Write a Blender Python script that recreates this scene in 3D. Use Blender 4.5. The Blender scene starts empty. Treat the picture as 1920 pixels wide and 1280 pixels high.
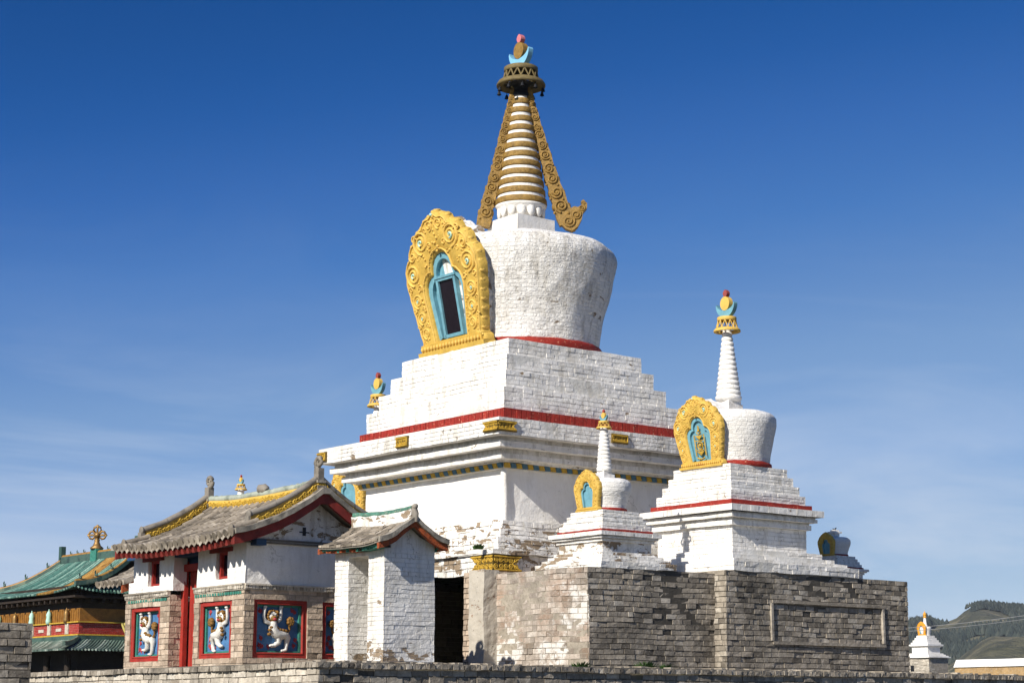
import bpy, math, random
from math import sin, cos, pi, radians, sqrt, atan2, hypot
from mathutils import Vector, Matrix, noise
random.seed(7)
D = bpy.data; S = bpy.context.scene; COL = S.collection
E = 1.6                      # eye height above the ground
TH = radians(39)             # the whole precinct is turned by this angle
UR = Vector((cos(TH), sin(TH), 0)); UL = Vector((-sin(TH), cos(TH), 0))

# ------------------------------------------------------------------ mesh builder
class MB:
    def __init__(s): s.v = []; s.f = []; s.m = []; s.sm = []
    def add(s, vs, fs, mi=0, smooth=False):
        o = len(s.v); s.v += [tuple(p) for p in vs]
        for f in fs: s.f.append([i + o for i in f]); s.m.append(mi); s.sm.append(smooth)
    def quad(s, a, b, c, d, mi=0): s.add([a, b, c, d], [(0, 1, 2, 3)], mi)
    def box(s, x0, x1, y0, y1, z0, z1, mi=0, rot=None, piv=(0, 0, 0)):
        vs = [Vector((x, y, z)) for z in (z0, z1) for x, y in ((x0, y0), (x1, y0), (x1, y1), (x0, y1))]
        if rot is not None:
            p = Vector(piv); vs = [rot @ (v - p) + p for v in vs]
        s.add(vs, [(3, 2, 1, 0), (4, 5, 6, 7), (0, 1, 5, 4), (1, 2, 6, 5), (2, 3, 7, 6), (3, 0, 4, 7)], mi)
    def gbox(s, x0, x1, y0, y1, z0, z1, st=.12, mi=0):       # box cut into a grid (takes noise)
        def face(o, u, v, U, V):
            nu = max(1, int(U / st + .5)); nv = max(1, int(V / st + .5)); vs = []; fs = []
            for j in range(nv + 1):
                for i in range(nu + 1): vs.append(o + u * (U * i / nu) + v * (V * j / nv))
            for j in range(nv):
                for i in range(nu):
                    k = j * (nu + 1) + i; fs.append((k, k + 1, k + nu + 2, k + nu + 1))
            s.add(vs, fs, mi)
        X, Y, Z = Vector((1, 0, 0)), Vector((0, 1, 0)), Vector((0, 0, 1)); V = Vector
        face(V((x0, y0, z0)), X, Z, x1 - x0, z1 - z0); face(V((x1, y0, z0)), Y, Z, y1 - y0, z1 - z0)
        face(V((x1, y1, z0)), -X, Z, x1 - x0, z1 - z0); face(V((x0, y1, z0)), -Y, Z, y1 - y0, z1 - z0)
        face(V((x0, y0, z1)), X, Y, x1 - x0, y1 - y0); face(V((x0, y1, z0)), X, -Y, x1 - x0, y1 - y0)
    def lathe(s, prof, n=48, mi=0, c=(0, 0, 0), smooth=True, mis=None):
        vs = []; fs = []; m = len(prof); o = len(s.v)
        for r, z in prof:
            for k in range(n):
                a = 2 * pi * k / n; vs.append((c[0] + r * cos(a), c[1] + r * sin(a), c[2] + z))
        s.v += vs
        for j in range(m - 1):
            for k in range(n):
                k2 = (k + 1) % n
                s.f.append([o + j * n + k, o + j * n + k2, o + (j + 1) * n + k2, o + (j + 1) * n + k])
                s.m.append(mis[j] if mis else mi); s.sm.append(smooth)
    def tube(s, pts, rad, n=8, mi=0, smooth=True, cap=True):
        P = [Vector(p) for p in pts]; R = rad if isinstance(rad, (list, tuple)) else [rad] * len(P)
        vs = []; fs = []; up = Vector((0.13, 0.21, .97))
        for i, p in enumerate(P):
            t = (P[min(i + 1, len(P) - 1)] - P[max(i - 1, 0)]).normalized()
            a = t.cross(up)
            if a.length < .1: a = t.cross(Vector((1, .1, 0)))
            a.normalize(); b = t.cross(a)
            for k in range(n):
                q = 2 * pi * k / n; vs.append(p + (a * cos(q) + b * sin(q)) * R[i])
        for i in range(len(P) - 1):
            for k in range(n):
                k2 = (k + 1) % n; fs.append((i * n + k, i * n + k2, (i + 1) * n + k2, (i + 1) * n + k))
        s.add(vs, fs, mi, smooth)
        if cap:
            s.add(vs[:n], [tuple(range(n))], mi); s.add(vs[-n:], [tuple(range(n))[::-1]], mi)
    def ball(s, c, r, n=8, mi=0, rot=None):
        r = r if isinstance(r, (tuple, list)) else (r, r, r); vs = []; fs = []; m = n // 2 + 1
        for j in range(m + 1):
            for k in range(n):
                a = pi * j / m; b = 2 * pi * k / n
                q = Vector((r[0] * sin(a) * cos(b), r[1] * sin(a) * sin(b), r[2] * cos(a)))
                if rot is not None: q = rot @ q
                vs.append(Vector(c) + q)
        for j in range(m):
            for k in range(n):
                k2 = (k + 1) % n; fs.append((j * n + k, (j + 1) * n + k, (j + 1) * n + k2, j * n + k2))
        s.add(vs, fs, mi, True)
    def prism(s, poly, y0, y1, mi=0, mi2=None):     # outline in x,z; y0 the front (towards -y), y1 the back
        n = len(poly); vs = [(x, y0, z) for x, z in poly] + [(x, y1, z) for x, z in poly]
        s.add(vs, [tuple(range(n)), tuple(range(2 * n - 1, n - 1, -1))], mi)
        s.add(vs, [(i, i + n, (i + 1) % n + n, (i + 1) % n) for i in range(n)], mi if mi2 is None else mi2)
    def jit(s, amp, sc=1.0, seed=0.0):
        o = Vector((seed, seed * 1.7, seed * .3))
        s.v = [tuple(Vector(p) + noise.noise_vector(Vector(p) * sc + o) * amp) for p in s.v]
        return s
    def xf(s, M):
        s.v = [tuple(M @ Vector(p)) for p in s.v]; return s

def part(name, mb, mats, parent=None, dz=0.0, loc=None, rot=None, label=None):
    me = D.meshes.new(name); me.from_pydata([(x, y, z + dz) for x, y, z in mb.v], [], mb.f)
    mats = mats if isinstance(mats, (list, tuple)) else [mats]
    for m in mats: me.materials.append(m)
    me.polygons.foreach_set('material_index', mb.m); me.polygons.foreach_set('use_smooth', mb.sm)
    me.update()
    o = D.objects.new(name, me); COL.objects.link(o)
    if parent: o.parent = parent
    if loc is not None: o.location = loc
    if rot is not None: o.rotation_euler = rot
    if label: o['label'] = label
    return o
def tag(o, label, cat, group=None, kind=None):
    if label: o['label'] = label
    if cat: o['category'] = cat
    if group: o['group'] = group
    if kind: o['kind'] = kind
    return o
def thing(name, loc, label, cat, rz=TH, group=None):
    o = D.objects.new(name, None); COL.objects.link(o); o.location = loc; o.rotation_euler = (0, 0, rz); o.empty_display_size = .3
    return tag(o, label, cat, group)

# ------------------------------------------------------------------ masonry
def face_bricks(mb, o, u, n, W, H, course, blen, gap=.012, depth=.012, jit=.005, mb_i=0, mo_i=1, holes=(), tilt=.004, off=0.0, missing=0.0):
    """bricks standing on plane o + u*W + z*H, outward normal n; backing sits `depth` behind"""
    Z = Vector((0, 0, 1)); rows = max(1, round(H / course)); ch = H / rows
    us = sorted({0.0, W} | {max(0, min(W, h[0])) for h in holes} | {max(0, min(W, h[1])) for h in holes})
    zs = sorted({0.0, H} | {max(0, min(H, h[2])) for h in holes} | {max(0, min(H, h[3])) for h in holes})
    for i in range(len(us) - 1):
        for j in range(len(zs) - 1):
            cu = (us[i] + us[i + 1]) / 2; cz = (zs[j] + zs[j + 1]) / 2
            if any(h[0] < cu < h[1] and h[2] < cz < h[3] for h in holes): continue
            b = o - n * depth
            mb.quad(b + u * us[i] + Z * zs[j], b + u * us[i + 1] + Z * zs[j], b + u * us[i + 1] + Z * zs[j + 1], b + u * us[i] + Z * zs[j + 1], mo_i)
    R = random.uniform
    for r in range(rows):
        z0 = r * ch + gap / 2; z1 = (r + 1) * ch - gap / 2; cz = (z0 + z1) / 2
        iv = [(0.0, W)]
        for h in holes:
            if h[2] < cz < h[3]:
                iv2 = []
                for a, b in iv:
                    if h[0] > a: iv2.append((a, min(b, h[0])))
                    if h[1] < b: iv2.append((max(a, h[1]), b))
                iv = [q for q in iv2 if q[1] - q[0] > .01]
        for a, b in iv:
            x = a - (blen / 2 if (r % 2) else 0) + off * 0
            x -= R(0, .03)
            while x < b - .02:
                L = blen * R(.82, 1.15) if R(0, 1) > .12 else blen * .5
                x0 = max(a, x); x1 = min(b, x + L - gap); x += L
                if x1 - x0 < .015: continue
                if x0 < a + .03: x0 = a
                if x1 > b - .03: x1 = b
                e = R(-jit, jit)
                if R(0, 1) < missing: e = -depth * R(.6, .95)
                c = []
                for (xx, zz) in ((x0, z0), (x1, z0), (x1, z1), (x0, z1)):
                    zj = R(-tilt, tilt) * .6
                    c.append(o + u * (xx + (R(-tilt, tilt) if a < xx < b else 0)) + Z * (zz + zj) + n * (e + R(-tilt, tilt)))
                k = [o + u * xx + Z * zz - n * (depth + .003) for (xx, zz) in ((x0, z0), (x1, z0), (x1, z1), (x0, z1))]
                mb.add(c + k, [(0, 1, 2, 3), (0, 4, 5, 1), (1, 5, 6, 2), (2, 6, 7, 3), (3, 7, 4, 0)], mb_i)
def brick_box(mb, x0, x1, y0, y1, z0, z1, course=.1, blen=.26, faces='LRBb', top=True, holes={}, **k):
    V = Vector; X, Y = V((1, 0, 0)), V((0, 1, 0)); H = z1 - z0; d = k.get('depth', .012)
    if 'R' in faces: face_bricks(mb, V((x0, y0, z0)), X, -Y, x1 - x0, H, course, blen, holes=holes.get('R', ()), **k)
    if 'L' in faces: face_bricks(mb, V((x0, y1, z0)), -Y, -X, y1 - y0, H, course, blen, holes=holes.get('L', ()), **k)
    if 'B' in faces: face_bricks(mb, V((x1, y0, z0)), Y, X, y1 - y0, H, course, blen, **k)
    if 'b' in faces: face_bricks(mb, V((x1, y1, z0)), -X, Y, x1 - x0, H, course, blen, **k)
    if top:
        q = MB(); q.gbox(x0 + .002, x1 - .002, y0 + .002, y1 - .002, z1 - .02, z1 - .004, .3, k.get('mb_i', 0))
        mb.add(q.v, q.f, k.get('mb_i', 0))

# ------------------------------------------------------------------ materials
def nodes(name):
    m = D.materials.new(name); m.use_nodes = True; nt = m.node_tree; b = nt.nodes['Principled BSDF']
    return m, nt, b, nt.nodes.new, nt.links.new
def ramp(nt, stops, src=None, interp='LINEAR'):
    r = nt.nodes.new('ShaderNodeValToRGB'); cr = r.color_ramp; cr.interpolation = interp
    while len(cr.elements) < len(stops): cr.elements.new(.5)
    for e, (p, c) in zip(cr.elements, stops):
        e.position = p; e.color = (c, c, c, 1) if isinstance(c, (int, float)) else (*c, 1)
    if src is not None: nt.links.new(src, r.inputs[0])
    return r
def noi(nt, vec, scale, detail=5, rough=.6, dist=0):
    n = nt.nodes.new('ShaderNodeTexNoise'); n.inputs['Scale'].default_value = scale; n.inputs['Detail'].default_value = detail
    n.inputs['Roughness'].default_value = rough; n.inputs['Distortion'].default_value = dist
    nt.links.new(vec, n.inputs['Vector']); return n
def mapn(nt, vec, sc=(1, 1, 1), loc=(0, 0, 0)):
    n = nt.nodes.new('ShaderNodeMapping'); n.inputs['Scale'].default_value = sc; n.inputs['Location'].default_value = loc
    nt.links.new(vec, n.inputs['Vector']); return n.outputs[0]
def mixc(nt, fac, a, b, mode='MIX'):
    n = nt.nodes.new('ShaderNodeMix'); n.data_type = 'RGBA'; n.blend_type = mode
    if isinstance(fac, (int, float)): n.inputs[0].default_value = fac
    else: nt.links.new(fac, n.inputs[0])
    for k, v in ((6, a), (7, b)):
        if isinstance(v, tuple): n.inputs[k].default_value = (*v, 1)
        else: nt.links.new(v, n.inputs[k])
    return n.outputs[2]
def mth(nt, op, a, b=None, clamp=False):
    n = nt.nodes.new('ShaderNodeMath'); n.operation = op; n.use_clamp = clamp
    for k, v in ((0, a), (1, b)):
        if v is None: continue
        if isinstance(v, (int, float)): n.inputs[k].default_value = v
        else: nt.links.new(v, n.inputs[k])
    return n.outputs[0]
def bump(nt, b, h, dist, strength=1.0, prev=None):
    n = nt.nodes.new('ShaderNodeBump'); n.inputs['Distance'].default_value = dist; n.inputs['Strength'].default_value = strength
    nt.links.new(h, n.inputs['Height'])
    if prev is not None: nt.links.new(prev, n.inputs['Normal'])
    nt.links.new(n.outputs[0], b.inputs['Normal']); return n.outputs[0]
def geo(nt): return nt.nodes.new('ShaderNodeNewGeometry')
def obc(nt): return nt.nodes.new('ShaderNodeTexCoord').outputs['Object']

def m_white(name, peel=.35, grime=.35, brick=None, scale=1.0, foot=None, base=(.84, .81, .76), tan=(.30, .225, .15)):
    m, nt, b, N, Lk = nodes(name); v = obc(nt)
    n1 = noi(nt, v, 1.3 * scale, 6, .65); n2 = noi(nt, mapn(nt, v, (1, 1, .35)), 5 * scale, 6, .7); n3 = noi(nt, v, 22 * scale, 4, .6)
    tone = ramp(nt, [(.3, (base[0] * .9, base[1] * .885, base[2] * .85)), (.6, base)], n1.outputs[0]).outputs[0]
    gm = ramp(nt, [(.50, 0.0), (.70, grime)], n2.outputs[0]).outputs[0]
    c = mixc(nt, gm, tone, (.42, .38, .31))
    st = ramp(nt, [(.49, 0.0), (.66, grime)], noi(nt, mapn(nt, v, (1, 1, .09), (5, 2, 1)), 6.5 * scale, 4, .6).outputs[0]).outputs[0]
    stm = ramp(nt, [(.40, 0.1), (.55, 1.0)], noi(nt, mapn(nt, v, (1, 1, 1), (1, 9, 4)), 1.1 * scale, 3).outputs[0]).outputs[0]
    c = mixc(nt, mth(nt, 'MULTIPLY', st, stm), c, (.46, .42, .35))       # rain streaks
    vo = N('ShaderNodeTexVoronoi'); vo.feature = 'DISTANCE_TO_EDGE'; vo.inputs['Scale'].default_value = .9 * scale
    vd = N('ShaderNodeVectorMath'); vd.operation = 'SCALE'; vd.inputs['Scale'].default_value = .5 / scale; Lk(noi(nt, v, 3 * scale, 5, .7).outputs['Color'], vd.inputs[0])
    vv = N('ShaderNodeVectorMath'); Lk(v, vv.inputs[0]); Lk(vd.outputs[0], vv.inputs[1]); Lk(vv.outputs[0], vo.inputs['Vector'])
    crk = mth(nt, 'MULTIPLY', ramp(nt, [(.0, .75), (.008, 0.0)], vo.outputs['Distance']).outputs[0], ramp(nt, [(.5, 0.0), (.56, 1.0)], noi(nt, v, 1.0 * scale, 2).outputs[0]).outputs[0])
    c = mixc(nt, crk, c, (.22, .19, .15))
    # small dark pits
    pit = ramp(nt, [(.63, 0.0), (.68, .8)], noi(nt, mapn(nt, v, (1, 1, 1.7), (3, 7, 2)), 7 * scale, 5, .75).outputs[0]).outputs[0]
    pit = mth(nt, 'MULTIPLY', pit, min(1, peel * 2)); c = mixc(nt, pit, c, (.13, .11, .085))
    # paint fallen off: brick shows
    pn = noi(nt, mapn(nt, v, (1, 1, 1.8), (11, 5, 1)), 2.4 * scale, 7, .62, .4)
    lo = .78 - .26 * peel; ps = pn.outputs[0]
    if foot:       # paint worn away near the ground by splashing rain
        s3 = N('ShaderNodeSeparateXYZ'); Lk(v, s3.inputs[0]); ft = N('ShaderNodeMapRange'); ft.inputs[1].default_value = 0; ft.inputs[2].default_value = foot; ft.inputs[3].default_value = .2; ft.inputs[4].default_value = 0; Lk(s3.outputs[2], ft.inputs[0])
        ps = mth(nt, 'ADD', ps, ft.outputs[0])
    pm = ramp(nt, [(lo, 0.0), (lo + .018, 1.0)], ps).outputs[0]
    tn = mixc(nt, noi(nt, v, 14 * scale, 3).outputs[0], (tan[0] * .65, tan[1] * .65, tan[2] * .65), (tan[0] * 1.3, tan[1] * 1.3, tan[2] * 1.3))
    c = mixc(nt, pm, c, tn); Lk(c, b.inputs['Base Color'])
    b.inputs['Roughness'].default_value = .92; b.inputs['Specular IOR Level'].default_value = .2
    h = mth(nt, 'ADD', mth(nt, 'MULTIPLY', n3.outputs[0], .5), mth(nt, 'MULTIPLY', n1.outputs[0], 2.0))
    h = mth(nt, 'SUBTRACT', h, mth(nt, 'MULTIPLY', pm, .35))
    p = bump(nt, b, h, .018 / scale, 1)
    if brick:      # round drum: courses wrapped round the axis
        R, bw, bh = brick
        sp = N('ShaderNodeSeparateXYZ'); Lk(v, sp.inputs[0])
        an = mth(nt, 'MULTIPLY', mth(nt, 'ARCTAN2', sp.outputs[1], sp.outputs[0]), R)
        cb = N('ShaderNodeCombineXYZ'); Lk(an, cb.inputs[0]); Lk(sp.outputs[2], cb.inputs[1])
        dn = noi(nt, v, 3.2 * scale, 4, .6); vm = N('ShaderNodeVectorMath'); vm.operation = 'SCALE'; vm.inputs['Scale'].default_value = .12 / scale
        Lk(dn.outputs['Color'], vm.inputs[0]); va = N('ShaderNodeVectorMath'); Lk(cb.outputs[0], va.inputs[0]); Lk(vm.outputs[0], va.inputs[1])
        br = N('ShaderNodeTexBrick'); Lk(va.outputs[0], br.inputs['Vector']); br.inputs['Scale'].default_value = 1
        br.inputs['Brick Width'].default_value = bw; br.inputs['Row Height'].default_value = bh; br.inputs['Mortar Size'].default_value = bh * .13
        br.inputs['Mortar Smooth'].default_value = .6; br.inputs['Color1'].default_value = (.75, .75, .75, 1); br.inputs['Color2'].default_value = (1, 1, 1, 1); br.inputs['Mortar'].default_value = (0, 0, 0, 1)
        wr = ramp(nt, [(.38, .12), (.62, 1.0)], noi(nt, v, 2.6 * scale, 5, .7).outputs[0]).outputs[0]
        hh = mth(nt, 'MULTIPLY', br.outputs['Color'], wr); hh = mth(nt, 'ADD', hh, mth(nt, 'MULTIPLY', noi(nt, mapn(nt, v, (1, 1, 2.2)), 9 * scale, 4, .6).outputs[0], 1.1))
        bump(nt, b, hh, .02 / scale, 1, p)
    return m
def m_brick(name, dark=(.05, .045, .035), mid=(.19, .165, .125), light=(.33, .29, .225), stain=.5, wash=0.0, washc=(.75, .72, .66), warm=0.0):
    m, nt, b, N, Lk = nodes(name); v = obc(nt); g = geo(nt)
    rn = g.outputs['Random Per Island']
    c = ramp(nt, [(0, dark), (.12, tuple(x * .7 for x in mid)), (.5, mid), (.85, tuple(x * 1.2 for x in mid)), (1, light)], rn).outputs[0]
    n1 = noi(nt, v, .9, 6, .7); n2 = noi(nt, v, 9, 6, .7); n3 = noi(nt, v, 45, 3, .6)
    c = mixc(nt, ramp(nt, [(.35, .55), (.62, 0.0)], n2.outputs[0]).outputs[0], c, tuple(x * .45 for x in mid))
    c = mixc(nt, ramp(nt, [(.52, 0.0), (.75, .6)], n2.outputs[0]).outputs[0], c, light)
    c = mixc(nt, ramp(nt, [(.5, 0.0), (.62, stain)], n1.outputs[0]).outputs[0], c, (.055, .05, .042))
    if warm: c = mixc(nt, ramp(nt, [(.5, 0.0), (.68, warm)], noi(nt, mapn(nt, v, (1, 1, 1), (9, 3, 5)), 1.1, 5).outputs[0]).outputs[0], c, (.36, .19, .10))
    if wash:
        wn = noi(nt, mapn(nt, v, (1, 1, 1.3), (4, 1, 8)), 1.0, 8, .66, .3)
        lo = .72 - .28 * wash
        c = mixc(nt, ramp(nt, [(lo, 0.0), (lo + .06, .9)], wn.outputs[0]).outputs[0], c, washc)
    Lk(c, b.inputs['Base Color']); b.inputs['Roughness'].default_value = .95; b.inputs['Specular IOR Level'].default_value = .15
    h = mth(nt, 'ADD', mth(nt, 'MULTIPLY', n3.outputs[0], .4), n2.outputs[0]); bump(nt, b, h, .02, 1)
    return m
def m_paint(name, col, var=.25, dirt=.25, dirtc=(.08, .06, .04), rough=.65, sc=1.0, bmp=.006, chip=0.0, chipc=(.5, .45, .38), metal=0.0):
    m, nt, b, N, Lk = nodes(name); v = obc(nt)
    n1 = noi(nt, v, 3 * sc, 6, .65); n2 = noi(nt, v, 18 * sc, 4, .65)
    c = ramp(nt, [(.3, tuple(x * (1 - var) for x in col)), (.65, tuple(min(1, x * (1 + var * .4)) for x in col))], n1.outputs[0]).outputs[0]
    c = mixc(nt, ramp(nt, [(.5, 0.0), (.72, dirt)], n2.outputs[0]).outputs[0], c, dirtc)
    if chip: c = mixc(nt, ramp(nt, [(.66 - chip * .2, 0.0), (.68 - chip * .2, 1.0)], noi(nt, mapn(nt, v, (1, 1, 1), (2, 8, 4)), 9 * sc, 6, .7).outputs[0]).outputs[0], c, chipc)
    Lk(c, b.inputs['Base Color']); b.inputs['Roughness'].default_value = rough; b.inputs['Metallic'].default_value = metal
    b.inputs['Specular IOR Level'].default_value = .3
    bump(nt, b, n2.outputs[0], bmp, 1); return m
def m_tile(name, c1, c2, c3, sc=3, rough=.7):
    m, nt, b, N, Lk = nodes(name); v = obc(nt); g = geo(nt)
    c = ramp(nt, [(0, c1), (.5, c2), (1, c3)], g.outputs['Random Per Island']).outputs[0]
    n = noi(nt, v, sc * 3, 7, .7); n2 = noi(nt, v, sc, 5, .6)
    c = mixc(nt, ramp(nt, [(.42, 0.0), (.62, .85)], n.outputs[0]).outputs[0], c, c2)
    c = mixc(nt, ramp(nt, [(.5, 0.0), (.68, .7)], n2.outputs[0]).outputs[0], c, tuple(x * .45 for x in c1))
    Lk(c, b.inputs['Base Color']); b.inputs['Roughness'].default_value = rough; bump(nt, b, n.outputs[0], .015, 1); return m

M = {}
M['white'] = m_white('whitewash', .42, .62)
M['white_clean'] = m_white('whitewash_plaster', .2, .28)
M['white_worn'] = m_white('whitewash_worn', .92, .7)
M['white_mort'] = m_white('whitewash_joint', .3, .5, base=(.70, .68, .63))
M['white2'] = m_white('whitewash_small', .42, .6, scale=1.6)
M['drum'] = m_white('whitewash_drum', .5, .65, brick=(2.0, .24, .088))
M['drum2'] = m_white('whitewash_drum_small', .15, .2, brick=(.95, .26, .085), scale=1.6)
M['drum3'] = m_white('whitewash_drum_tiny', .05, .15, brick=(.5, .24, .08), scale=2)
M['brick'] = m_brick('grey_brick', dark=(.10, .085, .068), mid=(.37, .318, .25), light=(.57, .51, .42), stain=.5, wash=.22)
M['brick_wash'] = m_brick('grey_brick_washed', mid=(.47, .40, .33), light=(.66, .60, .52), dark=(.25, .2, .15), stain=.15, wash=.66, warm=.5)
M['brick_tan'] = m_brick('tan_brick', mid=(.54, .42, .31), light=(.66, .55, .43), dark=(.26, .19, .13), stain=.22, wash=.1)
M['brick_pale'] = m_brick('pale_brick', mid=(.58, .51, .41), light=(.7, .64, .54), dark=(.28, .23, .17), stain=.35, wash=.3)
M['brick_recess_shade'] = m_brick('recess_shade_brick', dark=(.015, .015, .012), mid=(.05, .047, .035), light=(.10, .095, .07), stain=.7)  # dark mossy brick, blackened further so its colour carries the recess's shade
M['mortar'] = m_paint('mortar', (.17, .15, .12), .4, .5, bmp=.01)
M['mortar_d'] = m_paint('mortar_dark', (.08, .07, .055), .4, .5, bmp=.01)
M['mortar_l'] = m_paint('mortar_pale', (.38, .33, .26), .4, .5, bmp=.01)
M['plaster_rough'] = m_white('rough_pillar_plaster', .55, .8, base=(.52, .47, .39), tan=(.33, .22, .15), scale=1.5)
M['redband'] = m_paint('red_band_paint', (.30, .024, .014), .35, .35, (.15, .03, .02), .75, 2, .01, .25, (.55, .25, .15))
M['red'] = m_paint('red_paint', (.36, .03, .02), .3, .35, rough=.6, sc=2, chip=.1, chipc=(.2, .1, .07))
M['red_dark'] = m_paint('red_old_paint', (.21, .025, .018), .4, .4, rough=.75, sc=2)
M['orange'] = m_paint('orange_red_paint', (.42, .09, .025), .45, .5, (.03, .03, .02), .75, 3, .02, .3, (.06, .07, .05))
M['yellow'] = m_paint('yellow_paint', (.71, .455, .10), .16, .25, (.30, .15, .02), .6, 2, .006)
M['yellow_ground'] = m_paint('darker_yellow_ground', (.62, .40, .075), .22, .4, (.28, .14, .02), .65, 2, .01)  # a tone darker than the scroll yellow, sets off the carving
M['yellow_old'] = m_paint('old_yellow_paint', (.55, .34, .04), .35, .5, (.10, .065, .01), .7, 3, .01)
M['olive'] = m_paint('shade_toned_yellow_ground', (.16, .105, .02), .4, .5, (.04, .03, .01), .8, 3, .01)  # dark olive paints in the shade between the carved scrolls
M['blue'] = m_paint('turquoise_paint', (.16, .365, .44), .25, .25, (.10, .2, .25), .6, 2, .006)
M['bluedk'] = m_paint('blue_field_paint', (.075, .19, .37), .3, .35, (.03, .07, .12), .6, 3, .006)
M['skyblue'] = m_paint('pale_blue_paint', (.22, .50, .68), .12, .15, (.1, .2, .3), .5, 2, .003)
M['pink'] = m_paint('pink_paint', (.62, .19, .20), .2, .2, rough=.55)
M['gold'] = m_paint('bronze_gold_paint', (.33, .195, .045), .5, .8, (.07, .035, .01), .45, 3.5, .014)
M['gold_dk'] = m_paint('dark_bronze', (.19, .14, .055), .35, .55, (.05, .04, .02), .6, 4, .01)
M['black'] = m_paint('black_iron', (.012, .013, .016), .3, .2, rough=.5)
M['glass'] = m_paint('dark_glass', (.012, .008, .012), .3, .3, (.03, .02, .03), .18, 4, .001)
M['mint'] = m_paint('mint_paint', (.45, .70, .58), .15, .2, rough=.5)
M['green'] = m_paint('green_paint', (.05, .23, .17), .35, .4, (.02, .05, .04), .6, 4, .006)
M['dkblue'] = m_paint('deep_blue_paint', (.02, .07, .16), .3, .3, rough=.6)
M['tile'] = m_tile('grey_roof_tile', (.085, .07, .05), (.255, .21, .155), (.50, .43, .34))
M['tile_dk'] = m_tile('dark_roof_tile', (.08, .07, .055), (.23, .20, .16), (.36, .32, .25))
M['teal'] = m_tile('teal_glazed_tile', (.008, .035, .026), (.065, .17, .13), (.36, .50, .40), 6, .5)
M['amber'] = m_tile('amber_glazed_tile', (.12, .055, .012), (.34, .17, .03), (.5, .32, .09), 6, .45)
M['greendk'] = m_tile('dark_green_glaze', (.015, .04, .03), (.05, .10, .075), (.16, .2, .13), 2, .4)
M['orangewood'] = m_paint('ochre_wood', (.27, .12, .02), .4, .5, (.10, .04, .01), .6, 1.5)
M['wood_dk'] = m_paint('dark_wood', (.03, .02, .013), .4, .3, rough=.7)
M['lionwhite'] = m_paint('lion_white', (.74, .71, .64), .15, .3, (.3, .25, .2), .6, 4)
M['lionbrown'] = m_paint('lion_brown', (.24, .12, .025), .35, .4, (.07, .04, .01), .6, 4)
M['crimson'] = m_paint('crimson_relief', (.42, .05, .06), .3, .3, rough=.6, sc=4)
M['brass'] = m_paint('brass', (.34, .20, .07), .4, .6, (.05, .03, .01), .45, 8, .006, metal=.6)
M['leaf'] = m_paint('leaf_green', (.055, .13, .025), .5, .3, rough=.6, sc=4)
M['earth'] = m_paint('earth', (.21, .175, .12), .3, .4, (.09, .1, .04), .95, .2, .03)

# ------------------------------------------------------------------ relief helpers, built facing -y (x right, z up)
def half_tube(mb, pts, rad, y, n=4, mi=0, lift=1.15):
    P = [Vector((p[0], 0, p[1])) for p in pts]; R = rad if isinstance(rad, (list, tuple)) else [rad] * len(P); vs = []; fs = []; k = n + 1
    for i, p in enumerate(P):
        t = (P[min(i + 1, len(P) - 1)] - P[max(0, i - 1)]).normalized(); a = Vector((t.z, 0, -t.x))
        for j in range(k):
            q = pi * j / n; vs.append(p + a * cos(q) * R[i] + Vector((0, y - sin(q) * R[i] * lift * 1.3 + (.004 if j in (0, n) else 0), 0)))
    for i in range(len(P) - 1):
        for j in range(n): fs.append((i * k + j, (i + 1) * k + j, (i + 1) * k + j + 1, i * k + j + 1))
    mb.add(vs, fs, mi, True)
def spiral(cx, cz, R, turns, s=1, a0=0.0, n=None):
    n = n or int(12 * turns) + 2; out = []
    for i in range(n):
        t = i / (n - 1); a = a0 + s * t * turns * 2 * pi; r = R * (1 - t * .86); out.append((cx + r * cos(a), cz + r * sin(a)))
    return out
def dot(mb, x, z, r, y, mi=0): mb.ball((x, y, z), (r, r * 1.0, r), 6, mi)
def resample(pts, n):
    P = [Vector((p[0], p[1])) for p in pts]; L = [0]
    for i in range(1, len(P)): L.append(L[-1] + (P[i] - P[i - 1]).length)
    out = []; j = 0
    for i in range(n):
        t = L[-1] * i / (n - 1)
        while j < len(P) - 2 and L[j + 1] < t: j += 1
        q = (t - L[j]) / max(1e-9, L[j + 1] - L[j]); p = P[j].lerp(P[j + 1], min(1, max(0, q))); out.append((p.x, p.y))
    return out
OUT = [(0, 1.005), (.025, .988), (.06, .966), (.115, .968), (.155, .945), (.178, .905), (.235, .905), (.285, .872), (.305, .828), (.362, .812), (.405, .768), (.412, .715), (.46, .685), (.492, .63), (.487, .585), (.5, .55),
       (.492, .50), (.478, .46), (.478, .42), (.462, .38), (.457, .33), (.44, .29), (.435, .24), (.418, .20), (.412, .15), (.395, .11), (.39, .085), (.435, .065), (.43, .03), (.455, .0)]
INN = [(0, .70), (.05, .692), (.095, .668), (.125, .63), (.14, .58), (.14, .55), (.175, .545), (.215, .52), (.24, .48), (.248, .43), (.24, .36), (.225, .25), (.21, .15), (.2, .095)]

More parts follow.
